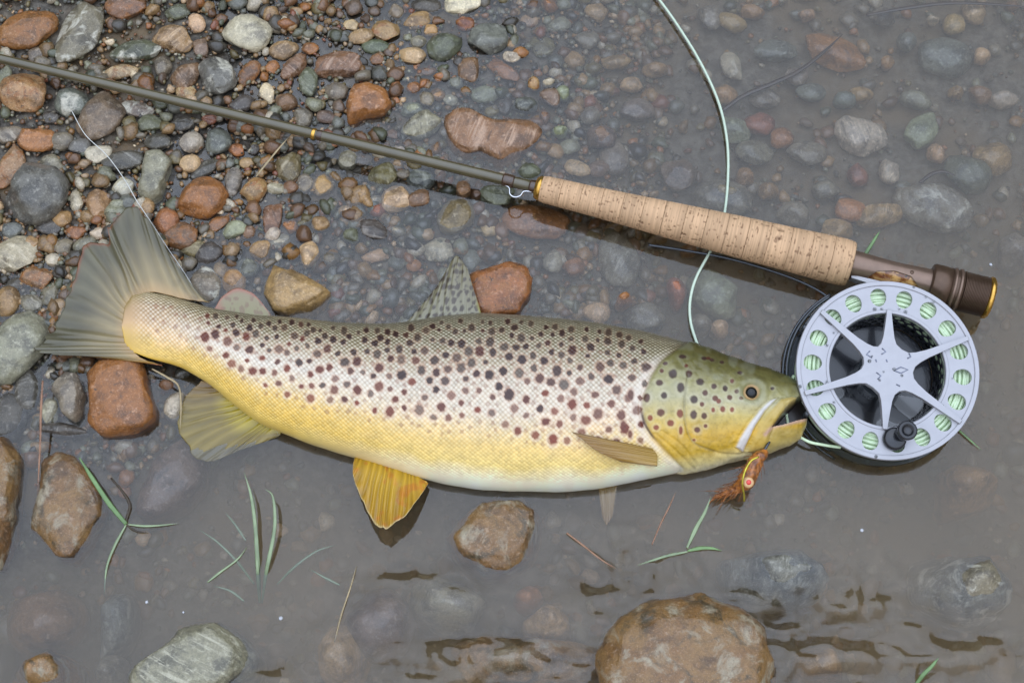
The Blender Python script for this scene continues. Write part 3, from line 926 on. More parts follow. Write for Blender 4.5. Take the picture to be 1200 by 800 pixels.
# ------------------------------------------------------------------ the trout
UP = np.array([(143, 380), (146, 358), (155, 346), (172, 342), (195, 346), (220, 353), (250, 362), (300, 370), (350, 374), (400, 379), (450, 381), (480, 378), (520, 371), (560, 368), (610, 371),
               (660, 375), (700, 380), (750, 389), (800, 402), (840, 414), (880, 427), (910, 437), (930, 445), (940, 453), (945, 470), (946, 482)], float)
LO = np.array([(143, 384), (146, 402), (155, 413), (175, 421), (200, 427), (215, 432), (240, 447), (260, 462), (285, 483), (305, 497), (330, 507), (360, 519), (400, 532), (430, 541), (480, 557),
               (520, 567), (560, 573), (600, 576), (650, 576), (700, 573), (740, 565), (780, 556), (820, 549), (860, 541), (890, 533), (905, 529), (925, 523), (938, 515), (945, 500), (946, 486)], float)


def smooth_interp(x, a, k):
    y = np.interp(x, a[:, 0], a[:, 1])
    w = np.hanning(2 * k + 1)
    w /= w.sum()
    return np.convolve(np.pad(y, k, mode='edge'), w, 'valid')


NXF = 860
fx = np.concatenate([np.linspace(143, 160, 30, endpoint=False), np.linspace(160, 932, NXF - 60, endpoint=False), np.linspace(932, 946, 30)])
_fine = np.linspace(143, 946, 1607)
mid_f = (smooth_interp(_fine, UP, 3) + smooth_interp(_fine, LO, 3)) / 2
fu = np.interp(fx, _fine, np.where((_fine > 170) & (_fine < 925), smooth_interp(_fine, UP, 18), smooth_interp(_fine, UP, 3)))
fl_ = np.interp(fx, _fine, np.where((_fine > 170) & (_fine < 925), smooth_interp(_fine, LO, 18), smooth_interp(_fine, LO, 3)))
fzc = np.interp(fx, [143, 250, 400, 600, 946], [.0125, .0105, .0070, .0055, .0075])
fb = np.interp(fx, [143, 147, 155, 180, 200, 250, 300, 400, 500, 600, 700, 800, 860, 900, 925, 938, 943, 946], [1, 2, 3.5, 8, 12.5, 23, 32, 43, 51, 55, 55, 51, 44, 36, 28, 19, 11, 2]) * PX
fb = np.convolve(np.pad(fb, 6, mode='edge'), np.ones(13) / 13, 'valid')
UW, LW = W(fx, fu, fzc), W(fx, fl_, fzc)
CW_, AW = (UW + LW) / 2, (UW - LW) / 2 * 0.985
# angle round the section: phi 0 = back, pi/2 = upper flank, pi = belly; fine above, coarse below
ph = np.concatenate([np.linspace(-0.35, np.pi + 0.35, 300), np.linspace(np.pi + 0.35, 2 * np.pi - 0.35, 40)[1:-1]])
cph, sph = np.cos(ph), np.sin(ph)
bzv = np.sign(sph) * np.abs(sph) ** 0.92
FP = CW_[:, None] + AW[:, None] * cph[None, :, None]
FP[..., 2] += fb[:, None] * bzv[None, :]
NF, MF = FP.shape[:2]
qx, qy = proj(FP.reshape(-1, 3))
qx, qy = qx.reshape(NF, MF), qy.reshape(NF, MF)
# the far flank wears the same pattern: read it at the mirrored height
mir = FP.copy()
mir[..., 2] = 2 * fzc[:, None] - mir[..., 2]
mx_, my_ = proj(mir.reshape(-1, 3))
under = (sph < 0)[None, :] & np.ones((NF, 1), bool)
qx, qy = np.where(under, mx_.reshape(NF, MF), qx), np.where(under, my_.reshape(NF, MF), qy)
tt = (qy - np.interp(qx, fx, fu)) / np.maximum(np.interp(qx, fx, fl_) - np.interp(qx, fx, fu), 1)      # 0 back .. 1 belly
tt = np.clip(tt, 0, 1)


def seg_dist(x, y, pts):
    pts = np.asarray(pts, float)
    d = np.full(x.shape, 1e9)
    for (x0, y0), (x1, y1) in zip(pts[:-1], pts[1:]):
        dx, dy = x1 - x0, y1 - y0
        s = np.clip(((x - x0) * dx + (y - y0) * dy) / (dx * dx + dy * dy), 0, 1)
        d = np.minimum(d, np.hypot(x - x0 - s * dx, y - y0 - s * dy))
    return d


def in_poly(x, y, pts):
    r = np.zeros(x.shape, bool)
    n = len(pts)
    for i in range(n):
        (x0, y0), (x1, y1) = pts[i], pts[(i + 1) % n]
        c = (y0 > y) != (y1 > y)
        r ^= c & (x < (x1 - x0) * (y - y0) / ((y1 - y0) if y1 != y0 else 1e-9) + x0)
    return r


GILL = curve([(806, 400), (790, 412), (775, 424), (762, 444), (753, 470), (754, 490), (763, 508), (778, 526), (800, 548)], 40)
gill_x = np.interp(qy, GILL[:, 1], GILL[:, 0])
gd = qx - gill_x                                  # > 0 on the head
head = sstep(-2, 2, gd)
headfar = sstep(-14, 10, gd)
PREOP = curve([(806, 440), (803, 458), (802, 480), (804, 500), (813, 518), (838, 529)], 24)
d_pre = seg_dist(qx, qy, PREOP)
MAXI = [(913, 465), (902, 468), (889, 480), (877, 496), (866, 513), (861, 524), (871, 531), (877, 518), (886, 499), (897, 482)]
MAX2 = [(928, 464), (914, 467), (899, 484), (889, 500), (880, 518), (875, 530), (886, 533), (897, 525), (903, 508), (910, 494), (922, 477), (938, 466)]
MOUTH = [(904, 500), (913, 486), (924, 473), (936, 464), (950, 461), (950, 489), (935, 492), (918, 497)]
JAWTOP = curve([(896, 508), (906, 500), (922, 496), (946, 491)], 20)
in_max, in_max2, in_mouth = in_poly(qx, qy, MAXI), in_poly(qx, qy, MAX2), in_poly(qx, qy, MOUTH)
d_max = seg_dist(qx, qy, MAXI + MAXI[:1])
d_max2 = seg_dist(qx, qy, MAX2 + MAX2[:1])
d_mouth = seg_dist(qx, qy, MOUTH[:4]) * in_mouth
EYE = (881, 459)
d_eye = np.hypot(qx - EYE[0], qy - EYE[1])
BR = [curve([(768, 508), (785, 522), (800, 535), (812, 547)], 12), curve([(775, 505), (795, 518), (806, 530), (816, 543)], 12), curve([(836, 530), (860, 533), (880, 531)], 12)]
d_br = np.minimum.reduce([seg_dist(qx, qy, q) for q in BR])

# relief of the head, in photo pixels
hgt = 2.6 * sstep(-3, 6, gd) * sstep(60, 10, gd)                 # gill cover stands proud
hgt += -1.6 * np.exp(-((gd + 2.5) / 2.2) ** 2) * sstep(410, 425, qy)
hgt += -1.1 * np.exp(-(d_pre / 1.6) ** 2)
hgt += -1.0 * np.exp(-(d_br / 1.8) ** 2) * head
hgt += np.where(in_max, 2.4 * sstep(0, 4, d_max), -0.9 * np.exp(-(d_max / 1.6) ** 2))
hgt += np.where(in_max2, 2.2 * sstep(0, 5, d_max2), -0.7 * np.exp(-(d_max2 / 1.6) ** 2))
hgt += 1.5 * np.exp(-((d_eye - 15) / 4.0) ** 2) * sstep(30, 20, d_eye) - 2.0 * sstep(12, 8, d_eye)
hgt += -0.8 * np.exp(-((d_eye - 23) / 3.0) ** 2)
hgt += (1.6 * fbm(v3(qx * 0.05, qy * 0.05), 3, 77) + .5 * fbm(v3(qx * .2, qy * .2), 3, 79)) * headfar
hgt += 0.8 * fbm(v3(qx * 0.018, qy * 0.03), 3, 78) * (1 - headfar)
pit = np.where(in_mouth, sstep(0, 2.2, d_mouth), 0)
# scales: a staggered lattice that follows the flank
arc = np.cumsum(np.concatenate([[0], np.hypot(np.diff(fx), np.diff((fu + fl_) / 2))]))[:, None] + 0 * qx
half = (fl_ - fu)[:, None] / 2
sv = half * (ph[None, :] - np.pi / 2) * 0.82
sv = np.where(under, half * (np.pi * 1.5 - ph[None, :]) * 0.82, sv)
wob = 0.7 * vnoise(v3(arc * 0.05, sv * 0.05), 5)
PS, PV = 6.0, 4.9
row = np.floor(sv / (PV / 2) + wob * 0.3)


def lattice(u, v):
    best, cu, cv = np.full(u.shape, 1e9), np.zeros(u.shape), np.zeros(u.shape)
    r0 = np.round(v / (PV / 2))
    for dr in (-1, 0, 1):
        r = r0 + dr
        off = np.where(np.mod(r, 2) == 0, 0, PS / 2)
        c0 = np.round((u - off) / PS) * PS + off
        d = np.hypot((u - c0) / PS, (v - r * PV / 2) / PV)
        m = d < best
        best, cu, cv = np.where(m, d, best), np.where(m, c0, cu), np.where(m, r * PV / 2, cv)
    return best, cu, cv


sd_, cu, cv = lattice(arc + wob, sv + wob)
scal = 1 - np.clip(sd_ / 0.5, 0, 1) ** 1.6                       # 1 at a scale's middle
smask = (1 - headfar) * sstep(0.975, 0.90, tt) * sstep(150, 175, qx)
hgt += 1.0 * (scal - 0.5) * smask * (0.5 + 0.5 * sstep(0, .2, tt))
# normals of the plain body push the relief
du = np.gradient(FP, axis=0)
dv = np.roll(FP, -1, 1) - np.roll(FP, 1, 1)
nrm = np.cross(dv, du)
nrm /= np.linalg.norm(nrm, axis=2)[..., None] + 1e-12
ctr_ = CW_[:, None] * 1.0
if ((FP - ctr_) * nrm).sum(2).mean() < 0:
    nrm = -nrm
endm = sstep(145, 155, qx) * sstep(946, 941, qx)
FPd = FP + nrm * (hgt * endm * PX)[..., None]
FPd[..., 2] = FPd[..., 2] * (1 - pit) + pit * (fzc[:, None] + np.where(under, -0.004, -0.003))

# colours (photo sRGB, turned to reflectance)
def grad(tv, stops):
    p = np.array([s[0] for s in stops])
    c = lin(np.array([s[1] for s in stops]))
    return np.stack([np.interp(tv, p, c[:, k]) for k in range(3)], -1)


tn = np.clip(tt + 0.03 * fbm(v3(qx * 0.03, qy * 0.03), 3, 5), 0, 1)
front = grad(tn, [(0, (58, 48, 20)), (.09, (84, 70, 32)), (.17, (110, 94, 50)), (.26, (150, 134, 102)), (.36, (190, 178, 162)), (.55, (204, 192, 176)), (.66, (216, 190, 142)), (.76, (222, 190, 116)), (.86, (224, 198, 122)), (.93, (240, 232, 206)), (1, (244, 242, 232))])
rear = grad(tn, [(0, (74, 62, 28)), (.12, (112, 96, 54)), (.25, (168, 150, 120)), (.42, (212, 204, 196)), (.55, (216, 196, 160)), (.68, (214, 178, 92)), (.85, (212, 172, 62)), (1, (222, 196, 112))])
tailc = grad(tn, [(0, (142, 122, 78)), (.2, (178, 148, 112)), (.45, (200, 166, 126)), (.7, (206, 172, 104)), (1, (206, 170, 72))])
hd = grad(tn, [(0, (74, 72, 38)), (.12, (100, 96, 54)), (.28, (142, 138, 94)), (.42, (174, 170, 138)), (.56, (186, 168, 98)), (.72, (196, 158, 50)), (.86, (198, 164, 60)), (.95, (222, 208, 150)), (1, (228, 222, 190))])
w_rear = sstep(560, 330, qx)[..., None]
w_tail = sstep(270, 165, qx)[..., None]
colr = front * (1 - w_rear) + rear * w_rear
colr = colr * (1 - w_tail) + tailc * w_tail
blot = fbm(v3(qx * 0.012, qy * 0.02), 4, 55)
colr = colr * (1 + 0.10 * blot)[..., None]
pink = sstep(.1, .5, fbm(v3(qx * .02, qy * .025), 3, 91)) * sstep(.45, .6, tt) * sstep(.85, .7, tt) * (1 - headfar)
colr = colr * (1 - .5 * pink[..., None]) + .5 * pink[..., None] * lin((236, 200, 160))
# scale rims darker near the back, pale pips everywhere
rim = (1 - scal)
rimc = grad(tn, [(0, (34, 28, 14)), (.15, (62, 50, 28)), (.3, (128, 102, 78)), (.6, (160, 122, 84)), (.75, (190, 146, 62)), (1, (220, 200, 150))])
k_ = (smask * (rim ** 1.3) * np.interp(tt, [0, .15, .35, .6, .9], [.85, .75, .55, .48, .42]))[..., None]
colr = colr * (1 - k_) + rimc * k_
ctone = 1 + .16 * _hash(np.round(cu * 10).astype(np.int64), np.round(cv * 10).astype(np.int64), np.zeros(cu.shape, np.int64), 77) * smask + .10 * fbm(v3(qx * .06, qy * .06), 3, 44)
colr = colr * ctone[..., None]
pip = (smask * sstep(.42, .85, scal) * (.75 + .25 * vnoise(v3(cu * .7, cv * .9), 3)) * np.interp(tt, [0, .1, .3, .7, 1], [.42, .55, .55, .5, .2]))[..., None]
colr = colr * (1 - pip) + pip * (lin((244, 240, 232)) * sstep(.8, .55, tt)[..., None] + lin((246, 228, 156)) * sstep(.55, .8, tt)[..., None] - lin((40, 60, 130)) * .6 * sstep(.22, .05, tt)[..., None])
# spots
spots = []
for _ in range(9000):
    x, y = rng.uniform(240, 758), rng.uniform(365, 530)
    u_, l_ = np.interp(x, fx, fu), np.interp(x, fx, fl_)
    tv = (y - u_) / (l_ - u_)
    tmax = np.interp(x, [240, 330, 560, 640, 760], [.55, .66, .60, .70, .74])
    if not 0.03 < tv < tmax:
        continue
    rr_ = np.interp(tv, [0, .15, .3, .5, .7], [3.0, 4.0, 4.9, 4.6, 4.2]) * np.interp(x, [240, 350, 600], [.80, .86, .95]) * rng.uniform(.65, 1.25)
    gap = np.interp(tv, [0, .2, .5, .7], [8.5, 11.5, 13.8, 15.5]) * np.interp(x, [240, 420, 600], [.85, .95, 1.08])
    if all(math.hypot(x - s[0], y - s[1]) > gap * (.8 + .2 * s[2] / 5) for s in spots):
        red = np.clip((tv - .30) * 2.0 + rng.normal(0, .26) + (.25 if x < 360 else .05), 0, 1)
        spots.append((x, y, rr_, rr_ * rng.uniform(.85, 1.25), red, 0.0))
Z3 = lambda zx, zy, r1, r2, red: (640 + zx / 3.81, 380 + zy / 3.81, r1 / 3.81, r2 / 3.81, red, 1.0)
hs = [(565, 225, 20, 20, 0), (600, 283, 18, 22, 0), (525, 320, 15, 15, 0), (505, 265, 17, 14, .1), (637, 222, 16, 16, .1), (688, 255, 19, 17, 0), (660, 335, 18, 19, 0), (658, 403, 16, 20, .1), (705, 408, 14, 15, .2), (675, 470, 14, 14, .3),
      (510, 395, 18, 17, .35), (597, 398, 15, 20, .8), (555, 440, 16, 15, .9), (463, 418, 12, 13, 1), (490, 460, 13, 12, 1), (448, 330, 15, 22, .2), (710, 305, 13, 14, .2), (695, 357, 11, 12, .4), (750, 275, 13, 13, .1), (755, 330, 14, 14, .4),
      (788, 378, 12, 14, .8), (745, 382, 9, 11, .9), (800, 285, 12, 15, 0), (705, 155, 15, 8, 0), (740, 158, 13, 8, 0), (608, 148, 18, 9, 0), (625, 187, 9, 9, .4), (530, 180, 12, 8, .1), (515, 212, 10, 10, .3), (712, 453, 9, 9, .5), (660, 515, 7, 6, 1),
      (600, 472, 9, 19, .9), (820, 325, 13, 12, .3), (830, 380, 10, 12, .9), (850, 300, 10, 10, .2), (870, 330, 10, 9, .4)]
spots += [Z3(*h_) for h_ in hs]
spots += [Z3(378, 315, 15, 25, .35)[:5] + (.6,), Z3(345, 455, 14, 27, .6)[:5] + (.6,), Z3(375, 490, 10, 18, .6)[:5] + (.6,), Z3(450, 190, 22, 15, .1)[:5] + (.6,)]
spots += [(846, 424, 3, 2, 0, 1), (867, 436, 3, 2, 0, 1), (905, 455, 2.4, 2, 0, 1), (830, 420, 3, 2, .2, 1), (858, 446, 2.5, 2.5, .4, 1), (842, 470, 3, 3, .7, 1)]
for _ in range(2600):
    x, y = rng.uniform(180, 758), rng.uniform(345, 535)
    u_, l_ = np.interp(x, fx, fu), np.interp(x, fx, fl_)
    tv = (y - u_) / (l_ - u_)
    if .12 < tv < np.interp(x, [180, 330, 560, 760], [.6, .72, .70, .80]) and all(math.hypot(x - q_[0], y - q_[1]) > 8.5 for q_ in spots):
        spots.append((x, y, rng.uniform(1.8, 3.0), rng.uniform(1.8, 3.2), 1.0, 0.0, .42))
SM, SR, HALO, BRN = (np.zeros(qx.shape) for _ in range(4))
jag = fbm(v3(qx * .5, qy * .5), 2, 13)
# centre of each vertex's scale, in photo pixels, gives the ragged star shape of the flank spots
ex, ey = cu - (arc + wob), cv - (sv + wob)
for (x, y, r1, r2, red, smooth_, *op) in spots:
    cs = np.searchsorted(fx, [x - 16, x + 16])
    sl = slice(max(cs[0] - 4, 0), cs[1] + 4)
    k = 0.35 if smooth_ == 0 else 0.0
    X, Y = qx[sl] + ex[sl] * k, qy[sl] + ey[sl] * k * .8
    d = np.hypot((X - x) / r1, (Y - y) / r2) + (.16 if smooth_ == 0 else .10) * jag[sl]
    a_ = sstep(1.18, .72, d) if smooth_ else sstep(1.22, .84, d)
    SR[sl] = np.where(a_ > SM[sl], red, SR[sl])
    SM[sl] = np.maximum(SM[sl], a_ * (op[0] if op else 1) * (.95 if smooth_ else float(np.clip(.93 + .16 * _hash(np.array(int(x * 7)), np.array(int(y * 7)), np.array(3), 5), .72, 1))))
    BRN[sl] = np.maximum(BRN[sl], np.exp(-((d - 1.12) / .32) ** 2) * (0 if op else 1))
    HALO[sl] = np.maximum(HALO[sl], sstep(2.3, 1.1, d) * (0 if op else 1))
hal = (HALO * (1 - SM) * np.interp(tt, [0, .2, .4, .8], [0, .2, .42, .5]) * (1 - .65 * head))[..., None]
dk = (lin((58, 38, 36)) * (1 - SR)[..., None] + lin((128, 58, 32)) * SR[..., None]) * (1 - .25 * rim * smask)[..., None]
body_c = colr
headc = hd * (1 + .16 * fbm(v3(qx * .04, qy * .04), 3, 8) + .16 * fbm(v3(qx * .16, qy * .16), 4, 18) - .12 * sstep(.25, .5, vnoise(v3(qx * .5, qy * .5), 19)))[..., None]
jw = (sstep(893, 903, qx) * sstep(498, 506, qy) * .75)[..., None]
headc = headc * (1 - jw) + jw * lin((164, 146, 86)) * (1 + .25 * fbm(v3(qx * .12, qy * .12), 3, 28))[..., None]
headc = headc * (1 - .12 * (sstep(.1, .4, fbm(v3(qx * .05, qy * .05), 3, 21)) * sstep(.5, .3, tt))[..., None]) + .12 * (sstep(.1, .4, fbm(v3(qx * .05, qy * .05), 3, 21)) * sstep(.5, .3, tt))[..., None] * lin((178, 186, 178))
c_ = body_c * (1 - head[..., None]) + headc * head[..., None]
c_ = c_ * (1 - hal) + hal * lin((226, 220, 214))
brw = (BRN * (1 - head) * .55 * np.interp(tt, [0, .15, .3], [.2, .6, 1]))[..., None]
c_ = c_ * (1 - brw) + brw * lin((168, 112, 74))
c_ = c_ * (1 - SM[..., None]) + dk * SM[..., None]
# silver band behind the gill cover, its dark slit
band = np.exp(-((gd + 8) / 6.5) ** 2) * sstep(405, 430, qy) * sstep(560, 540, qy) * (1 - SM)
band = band * (.75 + .35 * fbm(v3(qx * .09, qy * .09), 3, 66))
c_ = c_ * (1 - .7 * band[..., None]) + .7 * band[..., None] * lin((222, 214, 208))
slit = np.exp(-((gd + .5) / 1.7) ** 2) * sstep(478, 488, qy) * sstep(520, 508, qy)
c_ = c_ * (1 - .85 * slit[..., None]) + .85 * slit[..., None] * lin((74, 62, 62))
pl = np.exp(-(d_pre / 1.3) ** 2) * .45
c_ = c_ * (1 - pl[..., None]) + pl[..., None] * lin((96, 92, 70))
mxm = (np.where(in_max, sstep(0, 2.5, d_max), 0) * .9)[..., None]
c_ = c_ * (1 - mxm) + mxm * lin((206, 206, 214))
mxm = (np.where(in_max2, sstep(0, 2.5, d_max2), 0) * .7)[..., None]
c_ = c_ * (1 - mxm) + mxm * lin((186, 160, 82))
ringm = (np.exp(-((d_eye - 14) / 4) ** 2) * .35)[..., None]
c_ = c_ * (1 - ringm) + ringm * lin((140, 142, 120))
gold = sstep(10.2, 8.6, d_eye)[..., None]
c_ = c_ * (1 - gold) + gold * lin((170, 140, 96))
lip = np.exp(-(seg_dist(qx, qy, JAWTOP) / 2.6) ** 2)[..., None] * .7
c_ = c_ * (1 - lip) + lip * lin((196, 160, 160))
mo = np.clip(pit * 1.6, 0, 1)[..., None]
c_ = c_ * (1 - mo) + mo * lin((40, 33, 33))
c_ = np.clip(c_ * (1.03, .985, .88), 0.004, .86)

skin = vcol_mat('trout_skin', rough=0.33, coat=0.22, spec=0.4)
c0 = W(560, 480, 0)
trout = thing('trout', 'large spotted brown trout lying on its side at the water edge', 'fish', (c0[0], c0[1], -0.02))
fv = FPd.reshape(-1, 3)
ff = grid_faces(NF, MF, True)
caps = [tuple(range(MF))[::-1], tuple((NF - 1) * MF + i for i in range(MF))]
part('body', fv, np.ascontiguousarray(ff), skin, trout, True, c_.reshape(-1, 3))
_bm = bmesh.new()
_bm.from_mesh(trout.children[0].data)
bmesh.ops.recalc_face_normals(_bm, faces=_bm.faces)
_bm.to_mesh(trout.children[0].data)
_bm.free()
top_mask = (~under).ravel()
tqx, tqy, tP = qx.ravel()[top_mask], qy.ravel()[top_mask], fv[top_mask]


def skin_point(x, y):
    return tP[np.argmin((tqx - x) ** 2 + (tqy - y) ** 2)]


# eye
def ball(ctr, r, axis=(0, 0, 1), cut=None, n=20, m=14, squash=1.0):
    a = np.linspace(0, 2 * np.pi, n, endpoint=False)
    e = np.linspace(0.02, np.pi - .02 if cut is None else cut, m)
    z = np.array(axis, float)
    z /= np.linalg.norm(z)
    s = np.cross(z, (0, 1, .1))
    s /= np.linalg.norm(s)
    u = np.cross(z, s)
    v = (np.sin(e)[:, None, None] * (np.cos(a)[None, :, None] * s + np.sin(a)[None, :, None] * u) + squash * np.cos(e)[:, None, None] * z)
    v = np.asarray(ctr) + r * v.reshape(-1, 3)
    f = [tuple(q) for q in grid_faces(m, n, True).tolist()] + [tuple(range(n))[::-1], tuple((m - 1) * n + i for i in range(n))]
    return v, f


ep = skin_point(*EYE)
ax = np.array([0, -.25, 1.0])
iris_m = plain_mat('eye_iris', (146, 116, 78), .15, 0, .8, .4, 1500)
pupil_m = plain_mat('eye_pupil', (6, 7, 10), .06, 0, 0.0, .1)
ev, ef = ball(ep - ax * .0026, 8.4 * PX, ax)
eye = part('eye', ev, ef, iris_m, trout)
ev, ef = ball(ep + ax * .0001 + np.array([.0002, 0, 0]), 6.6 * PX, ax, squash=.66)
part('pupil', ev, ef, pupil_m, eye)


# fins
def fin(name, root, edge, zr, ze, colf, nray=16, amp=.0006, nu=90, nv=40, fold=None, thick=.0005, frill=0.02, mat=None, parent=trout):
    rc, ec = curve(root, nu), curve(edge, nu)
    u, v = np.meshgrid(np.linspace(0, 1, nu), np.linspace(0, 1, nv), indexing='ij')
    ve = v * (1 + frill * (vnoise(v3(u * nray * 2, 0, 3), 3) + vnoise(v3(u * 9, 0, 8), 9)) * v)
    P2 = rc[:, None] + (ec - rc)[:, None] * ve[..., None]
    zr, ze = np.atleast_1d(zr), np.atleast_1d(ze)
    zr_ = np.interp(np.linspace(0, 1, nu), np.linspace(0, 1, len(zr)), zr)
    ze_ = np.interp(np.linspace(0, 1, nu), np.linspace(0, 1, len(ze)), ze)
    z0 = zr_[:, None] * (1 - v) + ze_[:, None] * v
    wv = W(P2[..., 0], P2[..., 1], z0)
    tri = np.abs(((u * nray + .55 * vnoise(v3(u * 7, v * 1.6, 1), 4)) % 1) - .5) * 2
    split = np.abs(((u * nray * 2) % 1) - .5) * 2
    rel = amp * (tri - .5) * (1 - .3 * v) + amp * .4 * (split - .5) * sstep(.45, .8, v)
    if fold is not None:
        rel = rel + fold(u, v)
    wv[..., 2] += rel
    th = (thick * (1 - .7 * v))
    tp, bt = wv.copy(), wv.copy()
    bt[..., 2] -= th
    k = colf(u, v, tri, P2)
    n = nu * nv
    ft = grid_faces(nu, nv)
    ids = np.arange(n).reshape(nu, nv)
    rg = np.concatenate([ids[:, 0], ids[-1, 1:], ids[-2::-1, -1], ids[0, -2:0:-1]])
    r2 = np.roll(rg, -1)
    sd2 = np.stack([rg, r2, r2 + n, rg + n], -1)
    fc = np.vstack([ft, ft[:, ::-1] + n, sd2])
    kk = np.vstack([k.reshape(n, -1)] * 2)
    return part(name, np.vstack([tp.reshape(-1, 3), bt.reshape(-1, 3)]), fc, mat or fin_m, parent, True, kk)


fin_m = vcol_mat('fin_membrane', rough=.3, coat=.35, alpha=True)


def rgba(c3, a):
    return np.concatenate([c3, np.broadcast_to(a, c3.shape[:-1])[..., None]], -1)


def lerp(a, b_, w):
    return a * (1 - w[..., None]) + b_ * w[..., None]


def tail_col(u, v, tri, P):
    c = lerp(lin((150, 140, 112)) + 0 * P[..., :1], lin((96, 96, 82)), sstep(.05, .8, v))
    c = lerp(c, lin((170, 142, 106)), sstep(.22, 0, v) * .6)
    c = lerp(c, lin((176, 140, 62)), sstep(.86, .97, u) * .8)
    c = lerp(c, lin((188, 116, 92)), sstep(.965, 1, u) * .8)
    c = lerp(c, lin((128, 78, 52)), sstep(.93, 1, v) * sstep(.25, .35, u) * sstep(.6, .5, u) * .9)
    c = c * (1 - .32 * (1 - tri) * sstep(0, .2, v))[..., None] * (1 + .3 * fbm(v3(u * 22, v * 2.5), 3, 31))[..., None]
    c = lerp(c, lin((70, 64, 52)), sstep(.25, .55, fbm(v3(P[..., 0] * .12, P[..., 1] * .12), 2, 61)) * sstep(.25, .0, u) * .4)
    return rgba(c * (1.12, 1.0, .80), .94 - .10 * v)


def tail_fold(u, v):
    f = .0035 * np.exp(-((u - .34) / .05) ** 2) * v - .003 * np.exp(-((u - .42) / .05) ** 2) * v
    f += .0024 * np.exp(-((u - .60) / .035) ** 2) * v - .0020 * np.exp(-((u - .66) / .04) ** 2) * v + .0015 * np.sin(u * 17) * v
    return f


fin('tail_fin', [(246, 354), (215, 350), (180, 342), (160, 348), (150, 366), (148, 385), (151, 403), (165, 419), (190, 428)],
    [(240, 352), (205, 308), (176, 262), (155, 244), (130, 262), (127, 284), (98, 292), (86, 330), (72, 358), (58, 388), (47, 408), (62, 416), (110, 418), (172, 424)],
    .0125, [.013, .013, .0125, .0125, .012, .012, .013], tail_col, 22, .0007, 220, 70, tail_fold, .0012, frill=.045)


def dorsal_col(u, v, tri, P):
    c = lerp(lin((142, 138, 116)) + 0 * P[..., :1], lin((120, 112, 84)), v)
    c = c * (1 - .14 * (1 - tri))[..., None]
    g = 8.5
    gx_, gy_ = P[..., 0] / g + .3 * P[..., 1] / g, P[..., 1] / g
    rowi = np.floor(gy_)
    fxx = (gx_ + .5 * (rowi % 2)) % 1 - .5
    fyy = gy_ % 1 - .5
    s = sstep(.36, .2, np.hypot(fxx, fyy * .8) + .26 * vnoise(v3(P[..., 0] * .22, P[..., 1] * .22), 4))
    c = lerp(c, lin((60, 48, 42)), s * .85)
    c = lerp(c, lin((150, 140, 62)), sstep(.86, .95, u) * sstep(.45, .8, v) * .7)
    return rgba(c, .95)


fin('dorsal_fin', [(470, 382), (500, 380), (535, 376), (566, 374)], [(474, 380), (492, 360), (512, 335), (527, 310), (536, 300), (545, 310), (556, 342), (565, 371)],
    [.008, .012, .013, .013], [.008, .010, .014, .016, .013], dorsal_col, 10, .0006, 120, 40)


def adip_col(u, v, tri, P):
    c = lerp(lin((132, 128, 88)) + 0 * P[..., :1], lin((140, 126, 100)), v)
    s = sstep(.1, .35, fbm(v3(P[..., 0] * .18, P[..., 1] * .18), 2, 6))
    c = lerp(c, lin((118, 88, 72)), s * .6)
    c = lerp(c, lin((160, 92, 78)), np.maximum(sstep(.8, .95, v), sstep(.25, .05, u)) * .6)
    return rgba(c, 1.0)


fin('adipose_fin', [(254, 366), (275, 370), (300, 373), (318, 374)], [(251, 362), (262, 346), (280, 338), (298, 345), (317, 368)], .013, .0125, adip_col, 5, .0002, 60, 24, None, .0018)


def anal_col(u, v, tri, P):
    c = lerp(lin((196, 176, 62)) + 0 * P[..., :1], lin((140, 122, 62)), sstep(.0, .45, v))
    c = lerp(c, lin((128, 96, 58)), sstep(.35, .0, u) * .7)
    c = c * (1 - .3 * (1 - tri))[..., None] * (1 + .25 * fbm(v3(u * 14, v * 2), 3, 12))[..., None]
    return rgba(c, .93 - .1 * v)


fin('anal_fin', [(256, 452), (278, 474), (302, 493), (330, 506)], [(236, 446), (218, 466), (209, 492), (218, 518), (238, 541), (285, 526), (327, 511)], [.007, .004, .003, .002], [.008, .006, .004, .001, -.002, -.001, .001], anal_col, 13, .0009, 120, 44)


def pelvic_col(u, v, tri, P):
    c = lerp(lin((204, 164, 44)) + 0 * P[..., :1], lin((176, 132, 34)), v)
    c = lerp(c, lin((196, 108, 34)), sstep(.15, .5, fbm(v3(P[..., 0] * .07, P[..., 1] * .07), 3, 15)) * .6)
    c = lerp(c, lin((214, 196, 140)), sstep(.95, 1, v) * .7)
    c = c * (1 - .35 * (1 - tri) * sstep(1.0, .75, u))[..., None]
    return rgba(c, .97)


fin('pelvic_fin', [(418, 530), (440, 533), (470, 546), (500, 564)], [(416, 531), (414, 555), (424, 585), (440, 612), (452, 619), (472, 606), (490, 584), (502, 566)], [.005, .006, .006, .005], [.006, .012, .016, .018, .015, .006], pelvic_col, 13, .0010, 130, 46)


def pect_col(u, v, tri, P):
    c = lerp(lin((176, 142, 68)) + 0 * P[..., :1], lin((140, 104, 50)), v)
    c = c * (1 - .10 * (1 - tri))[..., None] * (1 + .10 * fbm(v3(u * 9, v * 3), 3, 12))[..., None]
    c = lerp(c, lin((86, 64, 40)), np.maximum(sstep(.08, 0, u), sstep(.92, 1, u)) * .6)
    return rgba(c, 1.0)


